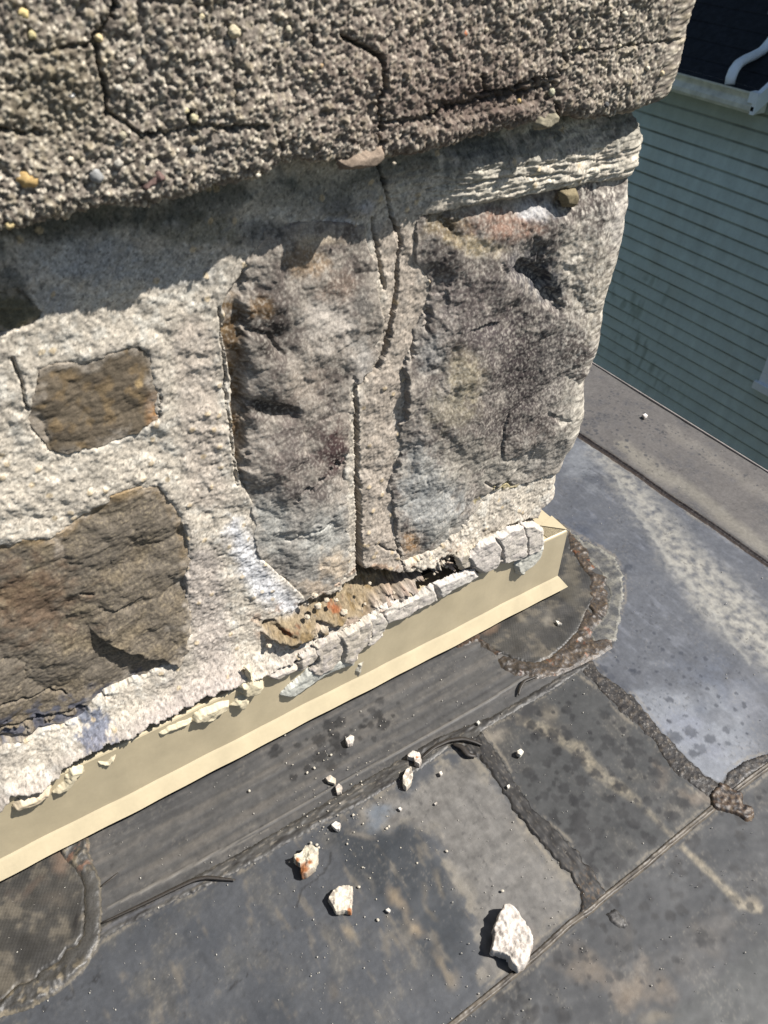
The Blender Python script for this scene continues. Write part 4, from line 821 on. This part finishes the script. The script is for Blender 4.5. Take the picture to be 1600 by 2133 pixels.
# cream sealant beads and drips on the flashing face
for i, (poly, th, lab) in enumerate(((([(402,1502),(406,1488),(425,1478),(445,1468),(462,1462),(478,1460),(470,1476),(455,1484),(440,1496),(425,1500),(412,1500)]), .0045, 'cream sealant blob hanging under the mortar edge'),
        ([(478,1470),(495,1452),(512,1440),(516,1456),(510,1470),(498,1478),(492,1466)], .004, 'small torn cream drip on the flashing'),
        ([(498,1440),(500,1425),(516,1410),(514,1392),(522,1390),(526,1412),(545,1420),(542,1438),(520,1444),(505,1446)], .006, 'knotted cream sealant blob at the mortar edge'),
        ([(112,1652),(130,1630),(150,1605),(170,1597),(172,1606),(160,1622),(145,1640),(125,1650)], .0032, 'smooth cream bead bulging below the left mortar edge'),
        ([(205,1587),(222,1588),(238,1572),(240,1580),(228,1594),(212,1594)], .0022, 'small smooth cream bead below the left mortar edge'),
        ([(26,1680),(40,1665),(75,1655),(105,1640),(106,1652),(80,1668),(50,1678),(32,1686)], .0045, 'crusty cream mortar bead at the far left of the flashing'),
        ([(335,1527),(350,1516),(375,1505),(400,1498),(402,1503),(380,1512),(352,1524),(338,1532)], .0012, 'thin cream bead edge on the flashing'))):
    slab(poly, YF-.0012, th, Wl(214, 202, 172) if i != 5 else Wl(206, 190, 162), 'sealant_drip', chim, lab, 'smear', 20+i, ns=.0020, var=.06, bump_=.0007 if i in (3, 4, 6) else .003)
# crumbs resting in the eroded hollow
for i, (x, y, r_) in enumerate(((716,1275,9),(662,1262,8),(655,1240,6),(680,1250,6),(745,1288,8),(700,1250,5),(690,1300,7),(770,1215,4),(640,1285,6),(860,1225,5),(905,1195,4),(930,1180,5),(760,1258,4),(735,1300,6),(820,1235,4),(590,1330,7),(620,1340,8),(560,1345,6),(600,1360,7))):
    p = on_y(x, y, YW-.012); rock('mortar_crumb', tuple(p), r_*.00045, (1, 1, .8), i, MAT['chip'], Wl(200, 188, 168), chim, 40+i, 3, .35)

# ------------------------------------------------------------------ tan metal flashing
fl = empty('metal_flashing', (XF, YF, 0)); tag(fl, 'tan coated metal flashing wrapped round the chimney foot with a flared lower lip', 'flashing')
def fold(name, prof, x0, x1, side=False, mitre=True):
    """sheet metal of 0.8 mm following profile points (out, z), out = distance in front of the face"""
    mb = MB(); th = .0008; n = len(prof)
    xs = np.linspace(x0, x1, 160)
    def P(o, z, s):
        wv = (.0006*math.sin(s*19+.6)+.0004*math.sin(s*47+1)+.0003*math.sin(s*113))*(1-ss(XF-.03, XF, s))
        if not side: return (s+(o if s >= x1-1e-6 else 0), YF-o-wv, z+wv*.4)
        return (XF+o, s-(o if s <= x0+1e-6 else 0), z)
    inner = [(o-th if i < n else o, z) for i, (o, z) in enumerate(prof)]
    for a in range(len(xs)-1):
        for i in range(n-1):
            q = [P(*prof[i], xs[a]), P(*prof[i], xs[a+1]), P(*prof[i+1], xs[a+1]), P(*prof[i+1], xs[a])]
            mb.quad(*(q if not side else q[::1]))
            q = [P(*inner[i], xs[a]), P(*inner[i+1], xs[a]), P(*inner[i+1], xs[a+1]), P(*inner[i], xs[a+1])]
            mb.quad(*q)
    for s in (x0, x1):
        for i in range(n-1): mb.quad(P(*prof[i], s), P(*prof[i+1], s), P(*inner[i+1], s), P(*inner[i], s))
    for a in range(len(xs)-1):
        mb.quad(P(*prof[-1], xs[a]), P(*prof[-1], xs[a+1]), P(*inner[-1], xs[a+1]), P(*inner[-1], xs[a]))
    return mb.build(name, MAT['tan'], fl, smooth=False)
face = [(0, ZF-.0022), (0, .0285)]
lip = [(0, .0285), (.0018, .0262), (.0105, .0128), (.0112, .0118)]
bend = [(-.030, ZF+.0006), (-.0022, ZF), (-.0008, ZF-.0006), (0, ZF-.0022)]
fold('face_panel', face, -.40, XF); fold('lip', lip, -.40, XF); fold('top_bend', bend, -.40, XF)
fold('side_panel', face, YF, 1.0, side=True); fold('lip', lip, YF, 1.0, side=True); fold('top_bend', bend, YF, 1.0, side=True)
mb = MB(); mb.quad((XF-.024, YF+.0235, ZF+.0016), (XF-.006, YF+.006, ZF+.0016), (XF-.0004, YF+.0006, ZF+.0014), (XF+.0004, YF+.03, ZF+.0016))
mb.build('corner_tab', MAT['tan'], fl)

# ------------------------------------------------------------------ fallen mortar on the roof
def chip(poly, th, label, group=None, colr=(214, 206, 196), seed=0, rust=None, name='mortar_chip'):
    P = np.array([on_z(x, y, th*.5)[:2] for x, y in poly]); c = P.mean(0); nT = 120; nR = 26
    th_ = np.linspace(0, 2*math.pi, nT, endpoint=False); Q = P-c
    R = np.zeros(nT)
    for i, t in enumerate(th_):
        d = np.array([math.cos(t), math.sin(t)]); best = 0
        for j in range(len(Q)):
            a = Q[j]; b = Q[(j+1) % len(Q)]; e = b-a; den = d[0]*e[1]-d[1]*e[0]
            if abs(den) < 1e-12: continue
            u = (a[0]*e[1]-a[1]*e[0])/den; v = (a[0]*d[1]-a[1]*d[0])/den
            if u > 0 and -1e-9 <= v <= 1+1e-9: best = max(best, u)
        R[i] = best
    R = R*(1+.05*vn(np.cos(th_)*5+seed, np.sin(th_)*5, seed)+.03*vn(np.cos(th_)*13+seed, np.sin(th_)*13, seed+2))
    rings = []  # (radius factor, height factor)
    for k in range(nR):
        f = k/(nR-1)
        if f < .72: rings.append((f/.72*.95, 1.0))
        else:
            g = (f-.72)/.28; rings.append((.95+.07*math.sin(g*math.pi*.62), 1-g**1.3))
    V = [(c[0], c[1], th)]; 
    for (rf, hf) in rings[1:]:
        for i, t in enumerate(th_): V.append((c[0]+math.cos(t)*R[i]*rf, c[1]+math.sin(t)*R[i]*rf, th*hf))
    V = np.array(V); n = fbm(V[:, 0], V[:, 1], .012, 4, seed+700); k = fbm(V[:, 0]+V[:, 2], V[:, 1]-V[:, 2], .004, 3, seed+701)
    hf = V[:, 2]/th; tilt = (V[:, 0]-c[0])*.12
    V[:, 2] += (n*th*.22+k*th*.07+tilt*.6)*ss(.1, .8, hf); V[:, 0] += k*th*.10*(1-hf); V[:, 1] += n*th*.10*(1-hf); V[:, 2] += .0022
    F = []; 
    for i in range(nT): F.append((0, 1+i, 1+(i+1) % nT, 1+(i+1) % nT))
    for r_ in range(nR-2):
        for i in range(nT):
            a = 1+r_*nT+i; b = 1+r_*nT+(i+1) % nT; F.append((a, a+nT, b+nT, b))
    C = np.zeros((len(V), 3))+lin(colr)*.66; w_, id_ = worley(V[:, 0], V[:, 1], .0055, seed+9)
    C = mix(C, lin((150, 140, 132))*.7, ((w_ < .42) & (id_ > .55))*.6); C *= (1+n*.12+k*.18)[:, None]; C = mix(C, lin((150, 120, 96))*.6, ss(.9, .1, hf)*.3*(k > 0))
    if rust:
        for (x, y, r_) in rust:
            q = on_z(x, y, th); d = np.hypot(V[:, 0]-q[0], V[:, 1]-q[1])/(r_*.00055)+n*.5; C = mix(C, lin((168, 98, 44))*.6, (1-ss(.3, 1, d))*.9)
    tri = [f for f in F if f[2] == f[3]]; quad = [f for f in F if f[2] != f[3]]
    me = bpy.data.meshes.new(name); me.from_pydata(V.tolist(), [], [f[:3] for f in tri]+quad); me.update()
    a = me.attributes.new('Col', 'FLOAT_COLOR', 'POINT'); cc = np.ones((len(V), 4), np.float32); cc[:, :3] = np.clip(C, .01, .9); a.data.foreach_set('color', cc.ravel())
    for p in me.polygons: p.use_smooth = True
    me.materials.append(MAT['chip']); o = bpy.data.objects.new(name, me); COL.objects.link(o)
    return tag(o, label, 'mortar chip', group)
G1 = 'broken mortar pieces lying on the rubber roof'
chip([(1048,1886),(1062,1892),(1078,1905),(1092,1925),(1104,1945),(1110,1968),(1102,1995),(1092,2018),(1078,2020),(1064,2014),(1060,2000),(1045,1990),(1022,1986),(1028,1955),(1026,1940),(1034,1920)], .013, 'largest white mortar slab lying beside the long cross seam', G1, seed=1)
chip([(684,1876),(690,1862),(705,1852),(722,1848),(735,1852),(734,1880),(732,1905),(718,1902),(700,1905),(694,1892)], .008, 'flat pentagonal cream mortar chip in the middle of the near sheet', G1, (216, 206, 188), 2, [(728,1898,6)])
chip([(612,1788),(628,1782),(636,1768),(652,1766),(663,1775),(662,1795),(656,1812),(640,1826),(628,1828),(626,1806),(615,1798)], .011, 'rust stained mortar chunk below the lap seam', G1, (206, 198, 178), 3, [(636,1812,14),(646,1800,9),(620,1792,6)])
chip([(838,1625),(846,1608),(856,1602),(860,1618),(856,1636),(846,1646),(840,1640)], .008, 'slim pointed mortar chip at the upper edge of the near sheet', G1, (214, 204, 188), 4)
chip([(848,1578),(860,1568),(874,1574),(878,1588),(874,1598),(864,1594),(862,1584),(850,1582)], .007, 'knobbly rust flecked mortar crumb resting on the lap seam', G1, (216, 208, 196), 5, [(868,1580,5)])
chip([(720,1545),(730,1535),(738,1540),(735,1552),(724,1556)], .006, 'small white mortar chip on the strip nearest the flashing', G1, (220, 212, 200), 6)
chip([(699,1644),(706,1636),(713,1642),(711,1654),(702,1656)], .005, 'small cream chip on the fine ridge above the lap seam', G1, (214, 204, 190), 7)
chip([(690,1722),(700,1714),(710,1720),(708,1732),(700,1732)], .005, 'small angular white chip just below the lap seam', G1, (222, 216, 206), 8)
chip([(678,1624),(688,1618),(700,1626),(698,1636),(684,1632)], .004, 'crumbling flat cream flake above the lap seam', G1, (210, 200, 180), 9)
chip([(1076,1568),(1084,1564),(1090,1570),(1084,1578),(1077,1575)], .005, 'lone small white chip on the drop spotted panel', G1, (236, 230, 214), 10)
chip([(803,1898),(809,1894),(814,1899),(810,1904)], .003, 'tiny white chip right of the pentagonal chip', G1, (226, 220, 210), 11)
chip([(829,1687),(834,1684),(838,1688),(834,1692)], .003, 'tiny white chip on the tan stain of the near sheet', G1, (226, 220, 210), 12)
chip([(1337,868),(1343,866),(1349,870),(1342,873)], .004, 'lone white fleck on the far strip beside the roof edge', G1, (230, 226, 220), 13)
chip([(1156,1296),(1163,1298),(1170,1303),(1162,1304)], .003, 'white fleck on the woven corner patch', G1, (230, 226, 214), 14)
chip([(992,1508),(996,1504),(1000,1508),(996,1512)], .003, 'white fleck on the dark lap seam above the spotted panel', G1, (230, 226, 214), 15)
chip([(914,1612),(919,1610),(922,1616),(917,1619)], .003, 'tiny chip on the tan stain under the arched rubber strand', G1, (220, 212, 200), 16)
chip([(904,1677),(909,1673),(911,1675),(907,1679)], .002, 'tiny sliver in the tan stain of the near sheet', G1, (220, 212, 200), 17)
chip([(1055,1640),(1060,1637),(1062,1643),(1057,1645)], .003, 'white fleck on the seam left of the spotted panel', G1, (224, 218, 206), 18)
# crumbs
R = random.Random(12); G2 = 'mortar crumbs scattered below the flashing'
base = []
for k in range(6):
    base.append(rock('mortar_crumb', (0, 0, 0), 1.0, (1, .8, .6), k, MAT['chip'], lin((206, 198, 182))*.62, None, 90+k, 2, .3).data)
for o in [o for o in COL.objects if o.name.startswith('mortar_crumb') and o.parent is None]: bpy.data.objects.remove(o)
def crumb(x, y, r_):
    p = on_z(x, y); o = bpy.data.objects.new('mortar_crumb', R.choice(base)); COL.objects.link(o)
    o.location = (p[0], p[1], .0016+r_*.5); o.scale = (r_, r_, r_); o.rotation_euler = (0, 0, R.uniform(0, 6))
    tag(o, 'tiny pale mortar crumb on the black roof below the flashing', 'mortar crumb', G2)
for k in range(70):
    x = R.gauss(720, 60); y = R.gauss(1680, 75); crumb(x, y, .0004+.0008*R.random()**3)
for k in range(24): crumb(R.uniform(560, 900), R.uniform(1560, 2000), .0005+.0005*R.random()**3)
for (x, y) in ((736,1700),(690,1575),(655,1602),(640,1612),(700,1730),(660,1762),(664,1768),(648,1758),(810,1724),(806,1728),(787,1918),(748,1850),(930,1775),(1046,1858),(520,1650)): crumb(x, y, .0016)
# fine dust specks: nobody could count them
U_ = []; F_ = []
for k in range(800):
    if k < 450: x, y = R.uniform(-20, 1250), R.uniform(1350, 2140)
    else: x, y = R.uniform(600, 1620), R.uniform(900, 2140)
    p = on_z(x, y); r_ = .00018+.0004*R.random()**5
    if (p[0] < XF+.02 and p[1] > YF-.012) or p[0] > 1.02: continue
    i = len(U_); z = .0012+r_
    U_ += [(p[0]-r_, p[1]-r_, z), (p[0]+r_, p[1]-r_*.7, z), (p[0]+r_*.8, p[1]+r_, z), (p[0]-r_, p[1]+r_*.8, z), (p[0], p[1], z+r_), (p[0], p[1], -.002)]
    F_ += [(i, i+1, i+4), (i+1, i+2, i+4), (i+2, i+3, i+4), (i+3, i, i+4), (i+1, i, i+5), (i+2, i+1, i+5), (i+3, i+2, i+5), (i, i+3, i+5)]
o = mesh_np('grit', np.array(U_), np.array(F_), MAT['chip'], None, np.zeros((len(U_), 3))+lin((220, 214, 202))*.6, False)
tag(o, 'fine pale grit sprinkled over the black rubber roof', 'grit', kind='stuff')

# ------------------------------------------------------------------ neighbour house
XN = 5.0845
nh = empty('neighbour_house', (XN, 3, -6)); tag(nh, 'neighbouring house with pale green clapboard siding and dark shingle roof', 'house')
zs = [-.729+.1*k for k in range(1, -1, -1)]
rows = []; z = -.729+.1
ZT = -.60
def siding(y0, y1, ztop, zbot, X, name='siding_wall', z00=-.729):
    ys = np.arange(y0, y1, .02); k0 = math.ceil((ztop-z00)/.1); zl = []; ol = []
    zc = z00+.1*k0
    while zc > zbot:
        for (f, o_) in ((0, .000), (.06, .001), (.13, .003), (.17, .006), (.60, .0125), (.91, .0185), (.96, .0185), (.985, .004), (1.0, .000)):
            zl.append(zc-.1*f); ol.append(o_)
        zc -= .1
    zl = np.array(zl); ol = np.array(ol); keep = zl <= ztop; zl = zl[keep]; ol = ol[keep]
    Yg, Zg = np.meshgrid(ys, zl, indexing='ij'); Og = np.broadcast_to(ol, Yg.shape)
    PX, PY = proj(np.full_like(Yg, X), Yg, Zg)
    n = fbm(Yg, Zg*.6, .25, 4, 800); k = fbm(Yg*1.0, Zg*.25, .06, 4, 801)
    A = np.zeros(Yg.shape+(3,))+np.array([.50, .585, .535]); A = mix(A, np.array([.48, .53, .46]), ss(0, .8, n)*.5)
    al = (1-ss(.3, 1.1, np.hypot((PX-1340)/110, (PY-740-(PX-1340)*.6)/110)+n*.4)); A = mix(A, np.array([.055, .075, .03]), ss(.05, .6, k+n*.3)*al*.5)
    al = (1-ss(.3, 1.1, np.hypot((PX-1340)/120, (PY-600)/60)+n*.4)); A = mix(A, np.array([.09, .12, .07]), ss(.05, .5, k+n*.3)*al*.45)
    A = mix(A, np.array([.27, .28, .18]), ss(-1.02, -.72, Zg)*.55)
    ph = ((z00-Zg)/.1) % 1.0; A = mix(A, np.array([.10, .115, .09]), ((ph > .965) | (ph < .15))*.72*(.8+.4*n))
    A *= (1+k*.10)[..., None]
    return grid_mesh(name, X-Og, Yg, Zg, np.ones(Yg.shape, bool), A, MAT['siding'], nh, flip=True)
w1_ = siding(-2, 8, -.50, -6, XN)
for p in w1_.data.polygons: p.use_smooth = False
GX = 4.90
gA = on_x(1566, 240, GX); gB = on_x(1557, 195, GX); print('gutter', gA, gB, on_x(1410, 188, GX), on_x(1417, 148, GX))
z0 = gA[2]; ye = gA[1]; z1 = z0+.12
# K style gutter: front ogee, bottom, back, open trough
mb = MB(); prof = [(.125, z1), (.125, z0), (.012, z0), (.0, z0+.02), (.0, z0+.045), (.018, z0+.075), (.012, z1-.012), (-.004, z1-.008), (-.004, z1+.002), (.006, z1+.002), (.010, z1-.02), (.02, z0+.075), (.014, z0+.02), (.118, z0+.006), (.118, z1)]
ys = [ye, 8]
for a, b in zip(prof, prof[1:]): mb.quad((GX+a[0], ys[0], a[1]), (GX+b[0], ys[0], b[1]), (GX+b[0], ys[1], b[1]), (GX+a[0], ys[1], a[1]))
mb.quad(*[(GX+a, ye-.002, b) for a, b in ((.125, z1), (.125, z0), (.012, z0), (0, z0+.02), (0, z0+.045), (.018, z0+.075), (.012, z1-.012), (-.004, z1))])
gt = mb.build('gutter', MAT['grime'], nh)
mb = MB(); mb.box(GX-.006, GX+.05, ye-.006, ye+.055, z1-.055, z1+.006); mb.build('gutter_end_cap', MAT['white'], nh)
# lower roof slope with shingle courses
mb = MB(); sl_ = math.tan(math.radians(30)); x = GX+.08; zc = z1-.02; k = 0
while x < 9:
    x2 = x+.14; mb.quad((x, ye+.02, zc), (x, 8, zc), (x2, 8, zc+.14*sl_-.008), (x2, ye+.02, zc+.14*sl_-.008)); mb.quad((x2, ye+.02, zc+.14*sl_-.008), (x2, 8, zc+.14*sl_-.008), (x2, 8, zc+.14*sl_), (x2, ye+.02, zc+.14*sl_))
    x = x2; zc += .14*sl_
mb.build('roof', MAT['shingle'], nh)
mb = MB(); L_ = 3.2   # rake board along the roof end
for (a, b) in (((GX-.0, z0), (GX+L_, z0+L_*sl_)),):
    v = [(a[0], ye-.010, a[1]), (b[0], ye-.010, b[1]), (b[0], ye-.010, b[1]+.14), (a[0], ye-.010, a[1]+.115), (a[0], ye+.022, a[1]), (b[0], ye+.022, b[1]), (b[0], ye+.022, b[1]+.14), (a[0], ye+.022, a[1]+.115)]
    i = len(mb.v); mb.v += v; mb.f += [tuple(i+j for j in q) for q in ((0, 1, 2, 3), (7, 6, 5, 4), (0, 4, 5, 1), (3, 2, 6, 7), (0, 3, 7, 4), (1, 5, 6, 2))]
mb.build('rake_board', MAT['white'], nh)
# upper wall corner behind, and the downspout emptying into the gutter
XC = 5.55
c0 = on_x(1574, 118, XC)
mb = MB(); mb.box(XC, XC+.10, c0[1]-.10, c0[1], c0[2]-.35, 3.0); mb.build('corner_board', MAT['white'], nh)
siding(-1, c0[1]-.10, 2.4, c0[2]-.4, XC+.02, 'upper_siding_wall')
path = [on_x(1640, 20, 5.35), on_x(1612, 76, 5.33), on_x(1600, 92, 5.30), on_x(1588, 106, 5.26), on_x(1570, 116, 5.18), on_x(1552, 124, 5.10), on_x(1538, 133, 5.03), on_x(1529, 146, 4.98), on_x(1523, 160, 4.95), on_x(1520, 176, 4.94)]
path.insert(0, path[0]+np.array([0, 0, 1.6]))
mb = MB(); mb.tube(path, [.036]*len(path), 16, .8); mb.build('downspout', MAT['white'], nh, smooth=True)
mb = MB(); mb.box(6.3, 9.5, -1, 8.2, -1, 4.2); mb.build('roof_shade_block', MAT['grime'], nh)  # unseen block added to keep the sun off the lower roof
# window low on the right
wy = on_x(1592, 780, XN)[1]; wz = on_x(1592, 800, XN)[2]
fr = empty('w', (0, 0, 0)); bpy.data.objects.remove(fr)
mb = MB()
for (a, b, c, d) in ((wy-1.0, wy, wz, wz+.10), (wy-1.0, wy, wz+1.3, wz+1.4), (wy-.08, wy, wz+.10, wz+1.3), (wy-1.0, wy-.92, wz+.10, wz+1.3), (wy-.92, wy-.08, wz+.67, wz+.72)): mb.box(XN-.045, XN+.01, a, b, c, d)
wf = mb.build('window', MAT['white'], nh, bevel=.003)
mb = MB(); mb.box(XN-.012, XN-.008, wy-.93, wy-.07, wz+.09, wz+1.31); mb.build('pane', MAT['glass'], wf)
mb = MB(); mb.box(XN-.075, XN-.046, wy-1.02, wy+.02, wz-.03, wz+.03); mb.build('sill', MAT['white'], wf, bevel=.003)
